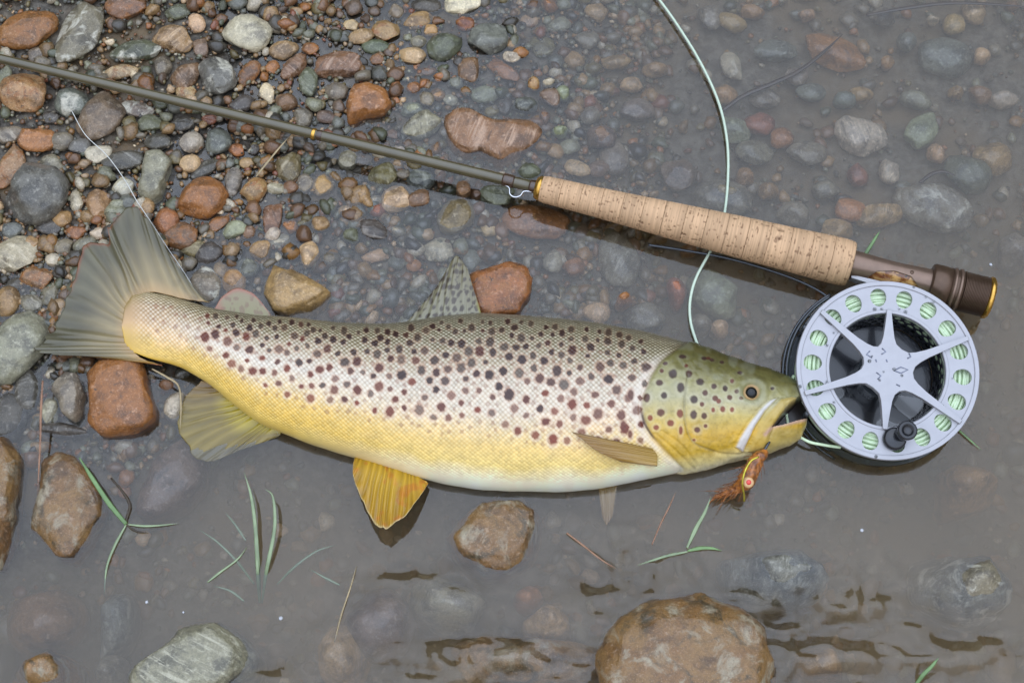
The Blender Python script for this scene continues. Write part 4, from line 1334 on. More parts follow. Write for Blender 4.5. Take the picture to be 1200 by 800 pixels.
zp = [skin_point(x, y)[2] + .0035 for x, y in ((771, 526), (771, 547))]
ze = [skin_point(x, y)[2] + .0028 for x, y in ((670, 507), (690, 520), (705, 531))]
fin('pectoral_fin', [(764, 525), (770, 533), (770, 546)], [(670, 506), (682, 514), (690, 521), (703, 530), (728, 541)], zp, ze, pect_col, 7, .0005, 70, 60, None, .0008, 0.0)
fin('pectoral_fin', [(700, 566), (712, 567), (724, 566)], [(706, 606), (711, 614), (718, 604)], -.004, -.007, pect_col, 5, .0005, 40, 30)

# ------------------------------------------------------------------ fly rod
def at(px, py, z):
    return W(px, py, z)


def between(a, b_, t_):
    return np.asarray(a)[None] * (1 - np.asarray(t_)[:, None]) + np.asarray(b_)[None] * np.asarray(t_)[:, None]


ROD_Z = .0125
g0, g1 = at(634, 221, ROD_Z), at(997, 309.5, ROD_Z)       # ends of the grip on the rod's axis
adir = (g1 - g0) / np.linalg.norm(g1 - g0)
Lg = np.linalg.norm(g1 - g0)


def ax_at(s):
    return g0 + adir * s


butt_s = np.dot(at(1159, 350, ROD_Z) - g0, adir)
tip = at(-120, 40, .0215)
rod = thing('fly_rod', 'olive fly rod with a cork grip lying across the stones above the trout', 'fishing rod', (g0[0], g0[1], 0))
blank_m = plain_mat('rod_varnish', (82, 74, 50), .16, 0.0, .8, .12, 60)
gold_m = plain_mat('gold_trim', (206, 160, 74), .22, .9, .3, .15, 400)
dkwrap_m = plain_mat('thread_wrap', (66, 46, 30), .25, 0, .8, .25, 900)
steel_m = plain_mat('bright_wire', (200, 202, 206), .12, 1.0, 0, .05)
ts = np.linspace(0, 1, 60)
bl = between(tip, g0 - adir * .004, ts)
v, f = tube(bl, np.interp(ts, [0, 1], [.0027, .0034]), 24)
blank = part('blank', v, f, blank_m, rod)
q = np.argmin(np.abs(proj(bl)[0] - 368))
for off, wd, rr_, mm, nm in ((0, .0011, .00345, gold_m, 'gold_ring'), (.0035, .0018, .00322, dkwrap_m, 'thread_wrap')):
    ctr = at(368, 157, bl[q][2])
    t0_ = np.argmin(np.linalg.norm(bl - ctr, axis=1))
    d0 = (g0 - tip) / np.linalg.norm(g0 - tip)
    base = bl[0] + d0 * np.dot(ctr - bl[0], d0) + d0 * off
    v, f = tube(np.array([base - d0 * wd, base - d0 * wd * .8, base + d0 * wd * .8, base + d0 * wd]), [rr_ * .95, rr_, rr_, rr_ * .95], 24)
    part(nm, v, f, mm, rod)
# hook keeper
d0 = (g0 - tip) / np.linalg.norm(g0 - tip)
sdn = np.cross(d0, (0, 0, 1))
sdn /= np.linalg.norm(sdn)
sdn = sdn if sdn[1] < 0 else -sdn
k0 = g0 - d0 * .021
keep = curve([k0 + sdn * .0033, k0 + d0 * .003 + sdn * .0044, k0 + d0 * .0045 + sdn * .0082, k0 + d0 * .0075 + sdn * .0095, k0 + d0 * .0105 + sdn * .0078, k0 + d0 * .012 + sdn * .0044, k0 + d0 * .017 + sdn * .0034], 40)
v, f = tube(keep, .00055, 8)
part('hook_keeper', v, f, steel_m, rod)
for o_ in (-.002, .014):
    b0 = k0 + d0 * o_
    v, f = tube(np.array([b0, b0 + d0 * .001, b0 + d0 * .006, b0 + d0 * .007]), [.0035, .0039, .0039, .0035], 20)
    part('thread_wrap', v, f, dkwrap_m, rod)
# winding check
v, f = tube(np.array([ax_at(-.0035), ax_at(-.003), ax_at(-.0012), ax_at(0.0004)]), [.0048, .0062, .0072, .0074], 32)
part('winding_check', v, f, gold_m, rod)
# cork rings
cork_m = vcol_mat('cork', rough=.62, spec=.3)
grip_prof_s = np.array([0, .004, .012, .03, .07, .11, .135, .155, .168, .1725, Lg / 1]) / (Lg) * Lg
gs = np.array([0, .015, .08, .2, .35, .5, .65, .8, .9, .96, .985, 1.0]) * Lg
gr = np.array([15.2, 16.4, 17.0, 18.2, 20.6, 23.0, 24.8, 26.2, 27.4, 28.0, 27.6, 26.2]) * PX
grip = part('grip', *tube(np.array([ax_at(.002), ax_at(Lg - .002)]), [.004, .004], 16), plain_mat('grip_core', (70, 52, 36), .6), rod)
nring = 15
for k in range(nring):
    s0, s1 = Lg * k / nring, Lg * (k + 1) / nring
    e = .00006
    ss = np.concatenate([[s0 + e], np.linspace(s0 + e, s1 - e, 34), [s1 - e]])
    aa = np.linspace(0, 2 * np.pi, 160, endpoint=False)
    SS, AA = np.meshgrid(ss, aa, indexing='ij')
    rad = np.interp(SS, gs, gr)
    rad[0] *= .2
    rad[-1] *= .2
    sx = np.cross(adir, (0, 0, 1))
    sx /= np.linalg.norm(sx)
    su = np.cross(sx, adir)
    cylp = v3(SS * 1000 + k * 91, np.cos(AA) * 12, np.sin(AA) * 12)
    lines = .6 * vnoise(v3(SS * 1900 + .4 * vnoise(cylp * .3, 2), k * 3.7, AA * .25), 3) + .4 * vnoise(v3(SS * 4200, k * 5.1, AA * .5), 8)
    pits = sstep(.56, .70, vnoise(cylp * (.42, .55, .55), 21 + k)) * sstep(-.1, .4, vnoise(cylp * .16, 5))
    pits2 = sstep(.60, .72, vnoise(cylp * (1.3, .5, .5), 51 + k))
    edge = np.exp(-((SS - s0) / .00022) ** 2) + np.exp(-((s1 - SS) / .00022) ** 2)
    disp = -.00035 * pits - .00025 * pits2 + .00007 * lines - .00005 * np.clip(edge, 0, 1)
    disp[0] = disp[-1] = 0
    vv = g0 + adir * SS[..., None] + (rad + disp)[..., None] * (sx * np.cos(AA)[..., None] + su * np.sin(AA)[..., None])
    tone = rng.uniform(.94, 1.06)
    cc = lin((196, 160, 124)) * tone * (1 + .38 * lines + .10 * vnoise(cylp * .12, 7))[..., None]
    dkm = np.clip(.6 * pits + .6 * pits2 + .10 * np.clip(edge, 0, 1), 0, .9)[..., None]
    cc = np.clip(cc * (1 - dkm) + dkm * lin((92, 62, 40)), .01, .8)
    n_, m2 = SS.shape
    fcs = [tuple(r_) for r_ in grid_faces(n_, m2, True)[:, ::-1].tolist()] + [tuple(range(m2)), tuple((n_ - 1) * m2 + i for i in range(m2))[::-1]]
    part('cork_ring', vv.reshape(-1, 3), fcs, cork_m, grip, True, cc.reshape(-1, 3))

# reel seat
bronze_m = plain_mat('bronze_anodised', (128, 106, 92), .3, .55, .1, .08, 200)
bronzed_m = plain_mat('bronze_dark', (92, 72, 58), .32, .55, .1, .1, 300)
wood_m, t, b = new_mat('burl_insert')
tcn = N(t, 'ShaderNodeTexCoord')
nw = noise(t, tcn.outputs['Object'], 190, 5, .6, 1.0)
c = mixc(t, cramp(t, nw, .38, .62), lin((206, 160, 98)), lin((120, 66, 26)))
c = mixc(t, cramp(t, noise(t, tcn.outputs['Object'], 330, 4, .6), .56, .7), c, lin((60, 32, 16)))
t.links.new(c, b.inputs['Base Color'])
b.inputs['Roughness'].default_value, b.inputs['Coat Weight'].default_value = .2, .8
S0 = Lg
sl_ = butt_s - Lg
ws = np.linspace(0, 1, 20)
v, f = tube(np.array([ax_at(S0 + sl_ * q) for q in np.linspace(0.02, .62, 24)]), 13.6 * PX, 32)
seat = part('reel_seat', v, f, wood_m, rod)
# metal shell with a long opening cut to show the wood: built as a curved sheet with scalloped edges
nu, nv = 60, 40
uu = np.linspace(0, 1, nu)
sh_s = S0 + sl_ * (.0 + .60 * uu)
halfw = np.interp(uu, [0, .12, .3, .5, .7, .88, 1], [np.pi, 2.2, .85, .5, .62, 1.6, np.pi])
aa = np.linspace(-1, 1, nv)[None, :] * halfw[:, None] + (np.pi / 2 - .30)
lay = []
for rr_ in (15.8, 14.0):
    rad = np.interp(uu, [0, .3, .6, 1], [rr_ + 1.5, rr_, rr_, rr_ + 1.0]) * PX
    sx = np.cross(adir, (0, 0, 1))
    sx /= np.linalg.norm(sx)
    su = np.cross(sx, adir)
    lay.append(g0 + adir * sh_s[:, None, None] + rad[:, None, None] * (-sx * np.cos(aa)[..., None] + su * np.sin(aa)[..., None]))
n = nu * nv
ft = grid_faces(nu, nv)
ids = np.arange(n).reshape(nu, nv)
rg = np.concatenate([ids[:, 0], ids[-1, 1:], ids[-2::-1, -1], ids[0, -2:0:-1]])
r2 = np.roll(rg, -1)
fc = np.vstack([ft, ft[:, ::-1] + n, np.stack([rg, r2, r2 + n, rg + n], -1)])
part('metal_shell', np.vstack([l_.reshape(-1, 3) for l_ in lay]), fc, bronze_m, seat)
mid = ax_at(S0 + sl_ * .42) + np.array([0, 0, 1]) * 15.9 * PX
v, f = tube(np.array([mid - (0, 0, .0004), mid, mid + (0, 0, .0003)]), [.0012, .0012, .0009], 12)
part('screw', v, f, bronzed_m, seat)


def lathe(name, prof, mat, parent, seg=48):
    pts = np.array([ax_at(S0 + sl_ * a) for a, _ in prof])
    v, f = tube(pts, [r_ * PX for _, r_ in prof], seg)
    return part(name, v, f, mat, parent)


lathe('sliding_hood', [(.565, 17), (.57, 22.5), (.58, 24), (.64, 24.2), (.70, 24), (.705, 22)], bronzed_m, seat)
for a0 in (.715, .755):
    lathe('locking_ring', [(a0, 22.5), (a0 + .003, 25.2), (a0 + .02, 25.4), (a0 + .023, 22.8)], bronze_m, seat)
lathe('knurl_band', [(.703, 21), (.705, 23.4), (.79, 23.4), (.792, 21)], bronzed_m, seat)
pr = []
for k in range(17):
    a0 = .795 + k * .0105
    pr += [(a0, 21.8), (a0 + .003, 23.6), (a0 + .0065, 23.6), (a0 + .0085, 21.8)]
lathe('threaded_barrel', pr, bronzed_m, seat)
lathe('butt_ring', [(.972, 20), (.975, 24.0), (.985, 25.2), (1.0, 25.0), (1.012, 23.0), (1.014, 12)], gold_m, seat)

# ------------------------------------------------------------------ fly reel
RT = .0225                                               # height of the reel's face
rc = at(1040, 433, RT)
tiltv = np.array([-.03, -.20, 1.0])
tiltv /= np.linalg.norm(tiltv)
rxv = adir - tiltv * np.dot(adir, tiltv)
rxv /= np.linalg.norm(rxv)
ryv = np.cross(tiltv, rxv)
# axes of the reel turned so that local x lies along the picture's horizontal
ex_ = np.array([1, 0, 0]) - tiltv * tiltv[0]
ex_ /= np.linalg.norm(ex_)
ey_ = np.cross(tiltv, ex_)
RP = PX * 0.985


def rl(x, y, z):
    """reel coordinates: x, y in photo pixels about its centre, z in metres above its face"""
    x, y, z = np.broadcast_arrays(np.asarray(x, float), np.asarray(y, float), np.asarray(z, float))
    return rc + ex_ * (x * RP)[..., None] + ey_ * (y * RP)[..., None] + tiltv * z[..., None]


def rpol(r, a, z):
    return rl(np.asarray(r) * np.cos(a), np.asarray(r) * np.sin(a), z)


reel = thing('fly_reel', 'lilac-grey large-arbor fly reel with a ring of holes, wound with pale green line', 'fishing reel', rc - (0, 0, .034))
alu_m = plain_mat('lilac_anodised', (170, 169, 174), .34, .2, .1, .04, 150)
blk_m = plain_mat('black_anodised', (34, 35, 41), .22, .2, .4, .2, 200)
gun_m = plain_mat('gunmetal', (70, 74, 80), .25, .5, .3, .1, 200)


def holed(ncell, mu, mv, hole, f_top, f_bot, a0=0., nseg=24, walls=True):
    """a strip of ncell cells, each with a round hole; f(u, v) maps cell coordinates to space"""
    ang = np.linspace(0, 2 * np.pi, nseg, endpoint=False)
    cr = [math.atan2(sv_ * mv, su_ * mu) % (2 * np.pi) for su_ in (1, -1) for sv_ in (1, -1)]
    for q in cr:
        ang[np.argmin(np.abs(ang - q))] = q
    ca, sa = np.cos(ang), np.sin(ang)
    k = np.minimum(mu / np.maximum(np.abs(ca), 1e-9), mv / np.maximum(np.abs(sa), 1e-9))
    V, F = [], []
    for i in range(ncell):
        u0 = i * 2 * mu
        o_t, o_b = f_top(u0 + k * ca, k * sa), f_bot(u0 + k * ca, k * sa)
        h_t, h_b = f_top(u0 + hole * ca, hole * sa), f_bot(u0 + hole * ca, hole * sa)
        base = 4 * nseg * i
        V += [o_t, h_t, o_b, h_b]
        for j in range(nseg):
            j2 = (j + 1) % nseg
            F.append((base + j, base + j2, base + nseg + j2, base + nseg + j))
            F.append((base + 3 * nseg + j, base + 3 * nseg + j2, base + 2 * nseg + j2, base + 2 * nseg + j))
            F.append((base + nseg + j, base + nseg + j2, base + 3 * nseg + j2, base + 3 * nseg + j))
            if abs(abs(sa[j] * k[j]) - mv) < 1e-6 and abs(abs(sa[j2] * k[j2]) - mv) < 1e-6 and sa[j] * sa[j2] > 0:
                F.append((base + 2 * nseg + j, base + 2 * nseg + j2, base + j2, base + j))
    return np.vstack(V), F


NH = 18
pit_ = 2 * np.pi / NH
MU = 17.0
ftop = lambda z: (lambda u, v_: rpol(85 + v_ * 17.0 / 17.0, R(94) + u / (2 * MU) * pit_, z))
v, f = holed(NH, MU, 17.0, 10.6, ftop(0.0), ftop(-.0022))
face = part('spool_face', v, f, alu_m, reel, smooth=False)


def ringsolid(r0, r1, z0, z1, n=120, bev=.0003):
    a = np.linspace(0, 2 * np.pi, n, endpoint=False)
    b_ = bev / RP
    prof = [(r0, z0), (r0, z1 - bev), (r0 + b_, z1), (r1 - b_, z1), (r1, z1 - bev), (r1, z0)]
    v_ = np.vstack([rpol(r_, a, z_) for r_, z_ in prof])
    m = len(prof)
    F = []
    for p_ in range(m):
        for i in range(n):
            i2 = (i + 1) % n
            F.append((p_ * n + i, p_ * n + i2, ((p_ + 1) % m) * n + i2, ((p_ + 1) % m) * n + i))
    return v_, F


part('rim', *ringsolid(98.5, 104, -.0026, .0007), alu_m, reel, smooth=False)
part('inner_rim', *ringsolid(66, 70.0, -.0024, .0004), alu_m, reel, smooth=False)
# spider: six arms from the hub
armA = [86, 21, -38, -96, -164, 137]
tipr = [70, 100, 100, 70, 100, 100]
pts = []
arms = sorted(zip([a % 360 for a in armA], tipr))
for i, (a, tr_) in enumerate(arms):
    a2 = arms[(i + 1) % 6][0] + (360 if i == 5 else 0)
    for r_, hw in ((31, 9.0), (38, 6.4), (50, 4.6), (tr_, 2.3)):
        th = R(a) - hw / r_
        pts.append((r_, th))
    for r_, hw in ((tr_, 2.3), (50, 4.6), (38, 6.4), (31, 9.0)):
        pts.append((r_, R(a) + hw / r_))
    pts.append((28.5, R((a + a2) / 2)))
pr_, pa_ = np.array([p_[0] for p_ in pts]), np.array([p_[1] for p_ in pts])
n = len(pts)
V = np.vstack([rpol(pr_ - .8, pa_, .0022), rpol(pr_, pa_, .0016), rpol(pr_, pa_, -.0018), rpol([0], [0], .0024)])
F = [(3 * n, i, (i + 1) % n) for i in range(n)]
for l_ in (0, 1):
    F += [(l_ * n + i, (l_ + 1) * n + i, (l_ + 1) * n + (i + 1) % n, l_ * n + (i + 1) % n) for i in range(n)]
part('spider', V, F, alu_m, reel, smooth=False)
# engraved marks on the hub: a lozenge and chevrons
mark_m = plain_mat('engraving', (120, 124, 142), .4, .3)


def stroke(pts_, w=.75, z=.00245):
    p_ = np.array([rl(x, y, z) for x, y in pts_])
    return tube(p_, w * RP, 6, .4)


mk = []
mk.append(stroke([(6, -2), (14, 2), (22, -1), (14, -5), (6, -2)]))
mk.append(stroke([(-14, -4), (-9, -8), (-13, -12)]))
mk.append(stroke([(-20, 21), (-24, 17), (-18, 13)]))
mk.append(stroke([(-6, 24), (-2, 20), (-7, 17)]))
mk.append(stroke([(-14, 11), (-13, 8)]))
mk.append(stroke([(-2, 11), (-1, 8)]))
mk.append(stroke([(22, 12), (26, 14), (24, 18)]))
mk.append(stroke([(8, -18), (12, -20)]))
v, f = join(mk)
part('engraving', v, f, mark_m, reel)
# perforated arbor (black, slightly conical) and the floor of the spool
HD = .019
NA, rows_ = 34, 4
va, fa = [], 0
parts_ = []
for r_i in range(rows_):
    z_mid = -.0036 - (r_i + .5) * (HD - .004) / rows_
    hh = (HD - .004) / rows_ / 2
    mu_ = np.pi * 64 / NA
    mv_ = hh / RP

    def mapf(rad, zc_=z_mid, odd=r_i % 2):
        return lambda u, v_: rpol(rad - (-(zc_ + v_ * RP) / HD) * 5, u / 64 + odd * np.pi / NA, zc_ + v_ * RP)
    parts_.append(holed(NA, mu_, mv_, 3.9, mapf(65.8), mapf(66.8), nseg=16))
v, f = join(parts_)
part('arbor', v, f, blk_m, reel, smooth=False)
# wound line behind the holes
line_m = plain_mat('line_coating', (216, 236, 198), .35, 0, .2, .06, 500)
coils = []
for k in range(9):
    zz = -.0045 - k * .00155
    a = np.linspace(0, 2 * np.pi, 73)
    for r_ in np.arange(69.5, 99, 2.75):
        if k in (0, 1) or r_ > 95 or r_ < 71:
            ww = (r_ + 1.0 * np.sin(3 * a + k * 2.3 + r_))
            coils.append(tube(rpol(ww, a + .4 * k, zz + .0004 * np.sin(2 * a + r_ + k)), 1.75 * RP, 6))
coils.append(ringsolid(70, 98, -.0195, -.0058))
v, f = join(coils)
part('line_winding', v, f, line_m, reel)
# frame behind: back plate with openings, side ring, pillars, drag hub
part('back_plate', *ringsolid(20, 62, -.0235, -.0212), blk_m, reel, smooth=False)
part('back_ring', *ringsolid(96, 106, -.0245, -.0205), gun_m, reel, smooth=False)
part('spool_flange', *ringsolid(62, 100, -.0205, -.0192), blk_m, reel, smooth=False)
part('drag_hub', *ringsolid(0.5, 30, -.026, -.0085, 60), gun_m, reel, smooth=False)
part('spindle', *ringsolid(0.5, 13, -.012, -.0012, 40), blk_m, reel, smooth=False)
for a in (150, 208, 262, 330, 60):
    p0, p1 = rpol([104], R(a), -.023)[0], rpol([104], R(a), -.0030)[0]
    v, f = tube(np.array([p0, p0 * .5 + p1 * .5, p1]), .0016, 12)
    if a in (150, 208):
        part('pillar', v, f, gun_m, reel)
for a_lo, a_hi, r_, z_ in ((120, 235, 109, -.0165), (118, 240, 112, -.0205)):
    a = np.radians(np.linspace(a_lo, a_hi, 50))
    v, f = tube(rpol(r_, a, z_), .0009, 8)
    part('frame_bar', v, f, gun_m, reel)
# crank handle
hp = rl(3, -80, 0.0)
kn = rl(10, -70, 0.0)
v, f = tube(np.array([hp - tiltv * .001, hp + tiltv * .001, hp + tiltv * .0035, hp + tiltv * .0042]), [.0056, .0064, .0060, .0048], 28)
handle = part('handle', v, f, blk_m, reel)
kdir = tiltv
kb = rl(12, -74, 0.003)
prof = [(0, .0036), (.001, .0046), (.006, .0050), (.010, .0052), (.0112, .0049), (.0112, .0030), (.0095, .0026), (.0095, .0004)]
v, f = tube(np.array([kb + kdir * (a_ + 1e-5 * i) for i, (a_, _) in enumerate(prof)]), [r_ for _, r_ in prof], 28, axis=kdir)
part('knob', v, f, blk_m, handle)
# foot on the reel seat
fs0, fs1 = S0 + sl_ * .0, S0 + sl_ * .60
dn = rl(5, 0, 0) - (rl(5, 100, 0))
dn /= np.linalg.norm(dn)
side_v = dn - adir * np.dot(dn, adir)
side_v /= np.linalg.norm(side_v)
fo = []
for s_, w_, h_ in ((.02, .0035, .0004), (.12, .0045, .0012), (.25, .005, .0022), (.38, .005, .0022), (.50, .0045, .0012), (.58, .0035, .0004)):
    c_0 = ax_at(S0 + sl_ * s_) + side_v * 14.6 * PX
    up_ = np.cross(adir, side_v)
    fo.append([c_0 + up_ * w_, c_0 - up_ * w_, c_0 - up_ * w_ + side_v * (.0012 + h_), c_0 + up_ * w_ + side_v * (.0012 + h_)])
V = np.array(fo).reshape(-1, 3)
F = [tuple(q) for q in grid_faces(6, 4, True).tolist()] + [(0, 1, 2, 3), (23, 22, 21, 20)]
foot = part('foot', V, F, alu_m, reel, smooth=False)
fcn = ax_at(S0 + sl_ * .31) + side_v * 15.5 * PX
tgt = rl(6, 97, -.012)
v, f = tube(between(fcn, tgt, np.linspace(0, 1, 6)), [.0045, .0035, .0034, .0036, .004, .005], 16)
part('foot_stem', v, f, alu_m, foot)

# ------------------------------------------------------------------ fly line and leader
def strand(name, ctrl, r, mat, label, cat, seg=8, n=90, taper=None, flat=None):
    p = curve(np.array([at(x, y, z) for x, y, z in ctrl]), n)
    rad = r if taper is None else r * np.interp(np.linspace(0, 1, n), [0, .12, .7, 1], taper)
    v, f = tube(p, rad, seg, flat)
    return single(name, v, f, mat, label, cat)


floating_m = plain_mat('fly_line_coating', (196, 212, 190), .3, 0, .3, .05, 400)
strand('fly_line', [(762, -14, .003), (790, 24, .003), (820, 72, .003), (842, 120, .003), (852, 165, .003), (853, 210, .002), (849, 250, .0015), (842, 276, -.0005), (831, 297, .001), (816, 325, .002), (809, 350, .002), (809, 375, .002), (816, 400, .002), (828, 428, -.001)],
       .00085, floating_m, 'pale green fly line looping over the water and under the cork grip', 'fishing line', 10, 140)
strand('fly_line', [(760, 287, .001), (800, 293, .001), (850, 302, .001), (900, 316, .001), (945, 333, .0012), (975, 352, .0015), (985, 372, .004)], .0008, gun_m, 'dark line running beneath the cork grip to the reel', 'fishing line', 8)
strand('fly_line', [(985, 524, .004), (965, 521, .005), (945, 516, .006), (925, 500, .005), (922, 470, .004), (930, 440, .004)], .00085, line_m, 'loose turn of pale line hanging off the reel beside the jaw', 'fishing line', 8)
nylon_m = plain_mat('clear_nylon', (206, 206, 200), .15, 0, .5, .1, 300)
strand('leader', [(84, 130, .008), (100, 158, .0095), (125, 182, .0095), (147, 212, .010), (160, 235, .010), (178, 262, .011), (196, 290, .010), (215, 318, .009), (236, 352, .008)], .00028, nylon_m, 'thin clear nylon leader lying over pebbles to the tail', 'fishing line', 6)

# ------------------------------------------------------------------ the fly in the jaw
fly = thing('fishing_fly', 'orange-brown streamer fly with a red bead eye hanging from the lower jaw', 'fishing fly', at(865, 560, 0))
rust_m, t, b = new_mat('dyed_fibre')
tcn = N(t, 'ShaderNodeTexCoord')
nf = noise(t, tcn.outputs['Object'], 420, 4, .6)
t.links.new(mixc(t, cramp(t, nf, .35, .65), lin((184, 112, 44)), lin((112, 64, 28))), b.inputs['Base Color'])
b.inputs['Roughness'].default_value, b.inputs['Coat Weight'].default_value = .35, .5
axp = curve(np.array([at(898, 528, .016), at(888, 538, .016), at(880, 552, .015), at(873, 565, .012), at(862, 573, .009), at(848, 579, .006), at(836, 583, .004)]), 60)
v, f = tube(axp, np.interp(np.linspace(0, 1, 60), [0, .1, .3, .5, .62, .8, 1], [3, 6.5, 9, 9.5, 6, 3, .8]) * PX, 28)
v = v + .0010 * np.stack([fbm(v * 260, 3, 3), fbm(v * 260, 3, 4), fbm(v * 260, 3, 6)], -1) * np.concatenate([np.repeat(np.interp(np.linspace(0, 1, 60), [0, .6, 1], [1, 1, .1]), 28), [1, .1]])[:, None]
part('body', v, f, rust_m, fly)
fib = []
for k in range(190):
    i = rng.integers(2, 50)
    p0 = axp[i]
    d_ = axp[min(i + 8, 59)] - axp[i]
    d_ = d_ / np.linalg.norm(d_) + rng.normal(0, .5, 3)
    L_ = rng.uniform(.004, .010)
    fib.append(tube(curve([p0, p0 + d_ * L_ * .5 + (0, 0, .001), p0 + d_ * L_ + (0, 0, -.001)], 6), [.00025, .0002, .00018, .00014, .0001, .00004], 4))
v, f = join(fib)
part('hackle', v, f, rust_m, fly)
for k, cc in enumerate(([(852, 576, .006), (842, 578, .004), (834, 586, .002), (829, 592, .001)], [(856, 578, .006), (845, 583, .003), (838, 583, .002)])):
    v, f = tube(curve([at(*q) for q in cc], 20), .0004, 6)
    part('tail_strand', v, f, rust_m, fly)
tins_m = plain_mat('gold_tinsel', (206, 190, 70), .2, .6)
v, f = tube(curve([at(889, 535, .023), at(880, 540, .024), at(873, 552, .023), at(870, 566, .020), at(872, 580, .013), at(872, 587, .008)], 30), .00055, 8)
part('tinsel_rib', v, f, tins_m, fly)
ec = at(877, 565, .0185)
v, f = ball(ec, .0030, (0, -.3, 1), squash=.5)
be = part('bead_eye', v, f, plain_mat('pearl_bead', (214, 170, 120), .2, 0, .8, .1), fly)
v, f = ball(ec + np.array([0, -.0003, .0012]), .0014, (0, -.3, 1), squash=.5)
part('pupil', v, f, plain_mat('red_bead', (214, 52, 40), .2, 0, .8, .05), be)
v, f = tube(curve([at(905, 512, .015), at(899, 522, .017), at(893, 532, .016)], 16), .0007, 8)
part('hook', v, f, gun_m, fly)

# ------------------------------------------------------------------ grass, straws
gr_m = plain_mat('grass_leaf', (104, 134, 82), .4, 0, .2, .25, 120)
gr2_m = plain_mat('grass_pale', (132, 148, 112), .4, 0, .2, .2, 120)
straw_m = plain_mat('dry_straw', (160, 142, 108), .5, 0, 0, .25, 200)
rstraw_m = plain_mat('red_straw', (140, 104, 80), .5, 0, 0, .25, 200)


def blade(px_pts, w, mat, parent, name='blade', taper=(.5, 1, .7, .05)):
    p = curve(np.array([at(*q) for q in px_pts]), 36)
    rad = .78 * w * PX * np.interp(np.linspace(0, 1, 36), [0, .25, .7, 1], taper)
    v, f = tube(p, rad, 8, .3)
    return part(name, v, f, mat, parent)


gt = thing('grass_tuft', 'tuft of pale green grass blades rising out of murky water', 'grass', at(305, 706, -.02))
blade([(305, 706, -.02), (302, 660, .002), (299, 615, .008), (294, 580, .012), (286, 553, .014)], 3.4, gr2_m, gt)
blade([(304, 706, -.02), (302, 672, 0), (300, 630, .005), (298, 582, .008)], 2.6, gr2_m, gt)
blade([(307, 706, -.02), (312, 670, .001), (321, 625, .008), (322, 600, .010), (319, 580, .011), (311, 573, .010)], 3.0, gr2_m, gt)
for pts_ in ([(298, 684, -.012), (278, 658, -.004), (255, 635, -.001), (233, 620, -.002)], [(243, 682, .0005), (258, 670, .0008), (278, 655, .0008), (290, 640, .0005)], [(288, 633, -.003), (276, 615, -.003), (264, 600, -.004)],
             [(325, 684, -.008), (345, 664, -.002), (370, 646, -.0015), (394, 638, -.003)], [(398, 685, -.004), (380, 676, -.003), (364, 667, -.003)], [(286, 704, -.006), (270, 692, -.004), (250, 686, -.004)]):
    blade(pts_, 1.9, gr2_m, gt)
gs_ = thing('grass_sprig', 'bright green three-bladed grass sprig across the bent ochre rock', 'grass', at(148, 613, .001))
blade([(93, 536, .009), (110, 563, .010), (128, 590, .006), (148, 614, .001)], 3.6, gr_m, gs_, taper=(.25, .8, 1, .8))
blade([(148, 614, .001), (134, 640, .001), (125, 665, .001), (122, 696, -.002)], 2.2, gr2_m, gs_)
blade([(148, 614, .001), (170, 616, .0012), (190, 615, .001), (209, 613, .0008)], 1.8, gr2_m, gs_)
gs2 = thing('grass_sprig', 'floating green grass sprig below the fly in the jaw', 'grass', at(806, 640, .0005))
blade([(805, 642, .0005), (816, 618, .003), (826, 600, .006), (833, 582, .008)], 3.2, gr2_m, gs2)
blade([(806, 646, .0005), (785, 650, .0012), (765, 656, .001), (747, 662, .0008)], 2.2, gr2_m, gs2)
blade([(806, 645, .0005), (820, 642, .001), (834, 642, .001), (846, 645, .001)], 3.0, gr_m, gs2)


def one_blade(name, pts_, w, mat, label, cat):
    p = curve(np.array([at(*q) for q in pts_]), 30)
    v, f = tube(p, w * PX * np.interp(np.linspace(0, 1, 30), [0, .3, .8, 1], [.7, 1, .7, .08]), 8, .35)
    return single(name, v, f, mat, label, cat)


one_blade('grass_sprout', [(1070, 806, -.004), (1082, 790, .001), (1092, 780, .002), (1100, 770, .003)], 2.4, gr_m, 'short green grass blade poking out of the riffle', 'grass')
one_blade('grass_sprout', [(1006, 312, -.004), (1014, 298, .001), (1024, 282, .003), (1031, 271, .004)], 2.4, gr_m, 'short green grass blade standing behind the reel seat', 'grass')
one_blade('grass_sprout', [(1108, 490, -.002), (1125, 505, .001), (1150, 527, .001)], 1.4, gr_m, 'thin green grass blade floating beside the reel', 'grass')
one_blade('straw', [(300, 207, .009), (312, 192, .010), (326, 175, .011), (339, 160, .012)], 1.4, straw_m, 'pale dry straw leaning on pebbles under the rod', 'straw')
one_blade('straw', [(50, 446, .010), (48, 480, .010), (47, 520, .008), (44, 580, .003)], 1.5, rstraw_m, 'upright reddish straw between the grey stone and the dark rock', 'straw')
one_blade('straw', [(664, 624, .001), (685, 640, .001), (704, 655, .001), (722, 666, .0005)], 1.2, rstraw_m, 'thin pinkish straw floating below the belly of the trout', 'straw')
one_blade('straw', [(764, 638, .0005), (774, 614, .001), (784, 594, .001), (792, 576, .001)], 1.0, rstraw_m, 'hair-thin reddish straw floating near the hidden pectoral fin', 'straw')
one_blade('straw', [(392, 752, -.001), (400, 720, .001), (410, 690, .001), (418, 662, .001)], 1.0, straw_m, 'pale straw floating above the round brownish cobble', 'straw')
one_blade('straw', [(178, 432, .009), (196, 442, .009), (209, 452, .009), (212, 475, .008), (211, 505, .004)], 1.3, straw_m, 'bent dry straw between the orange-brown block and the anal fin', 'straw')
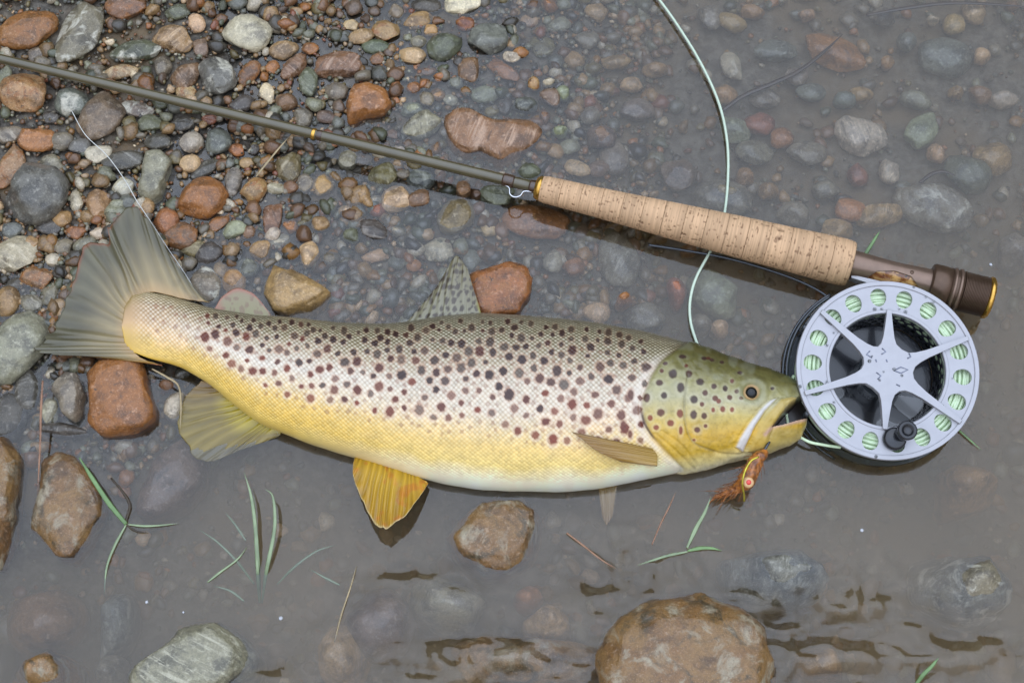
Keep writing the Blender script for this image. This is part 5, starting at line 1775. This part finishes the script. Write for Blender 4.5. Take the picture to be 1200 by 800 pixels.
one_blade('straw', [(130, 560, .0005), (143, 575, .001), (152, 592, .001), (148, 612, .001), (160, 622, .001), (174, 624, .0005)], 1.6, plain_mat('dark_root', (58, 46, 30), .5), 'dark curled root floating beside the green sprig', 'root')

# bubbles on the water
bub_m = plain_mat('bubble_film', (176, 178, 182), .08, 0, 1.0, .02)
for x, y, r_, lab in ((172, 705, 2.6, 'tiny white bubble on murky water near the ribbed cobble'), (329, 724, 3.2, 'white bubble on murky water beyond the flat grey-green boulder'), (1010, 621, 3.0, 'white bubble on still water below the reel'),
                      (215, 717, 1.8, 'tiny bubble on murky water below the grass tuft'), (1161, 310, 2.8, 'white bubble on the water behind the butt of the rod')):
    v, f = ball(at(x, y, .0001), .75 * r_ * PX, cut=np.pi * .55, n=14, m=7, squash=.7)
    single('bubble', v, f, bub_m, lab, 'bubble')

# drops of water on the reel's face
drop_m, t, b = new_mat('water_drop')
b.inputs['Base Color'].default_value = (.9, .92, .95, 1)
b.inputs['Roughness'].default_value = .03
b.inputs['Transmission Weight'].default_value = .9
b.inputs['IOR'].default_value = 1.33
for k in range(22):
    a, r_ = rng.uniform(0, 6.28), rng.choice([rng.uniform(97, 103), rng.uniform(70, 74), rng.uniform(6, 26)])
    v, f = ball(rpol([r_], a, .0024 if r_ < 30 else .0008 if r_ > 96 else .0003)[0], rng.uniform(1.0, 2.4) * PX, tiltv, cut=np.pi * .55, n=12, m=6, squash=.6)
    part('water_drop', v, f, drop_m, reel)

reflection_m = plain_mat('reflection_dark', (66, 48, 26), .4, 0, .2, .3, 200)  # dark strips modelled in place of thin reflections on the water
one_blade('reflection_strip', [(846, 130, -.002), (872, 112, -.0015), (905, 98, -.0012), (935, 84, -.0012), (962, 64, -.0015), (988, 40, -.002)], 3.4, reflection_m, 'thin dark strip standing in for a water reflection beyond the loop of pale line', 'reflection_strip')
one_blade('reflection_strip', [(1015, 18, -.002), (1060, 10, -.0012), (1110, 4, -.0012), (1160, 5, -.0015), (1225, 10, -.002)], 3.0, reflection_m, 'long dark strip standing in for a water reflection beyond the large blue-grey cobble', 'reflection_strip')
one_blade('reflection_strip', [(1078, 214, -.001), (1092, 204, -.001), (1106, 201, -.001), (1120, 206, -.0015)], 2.8, reflection_m, 'short curved dark strip standing in for a reflection over the big sunken grey cobble', 'reflection_strip')
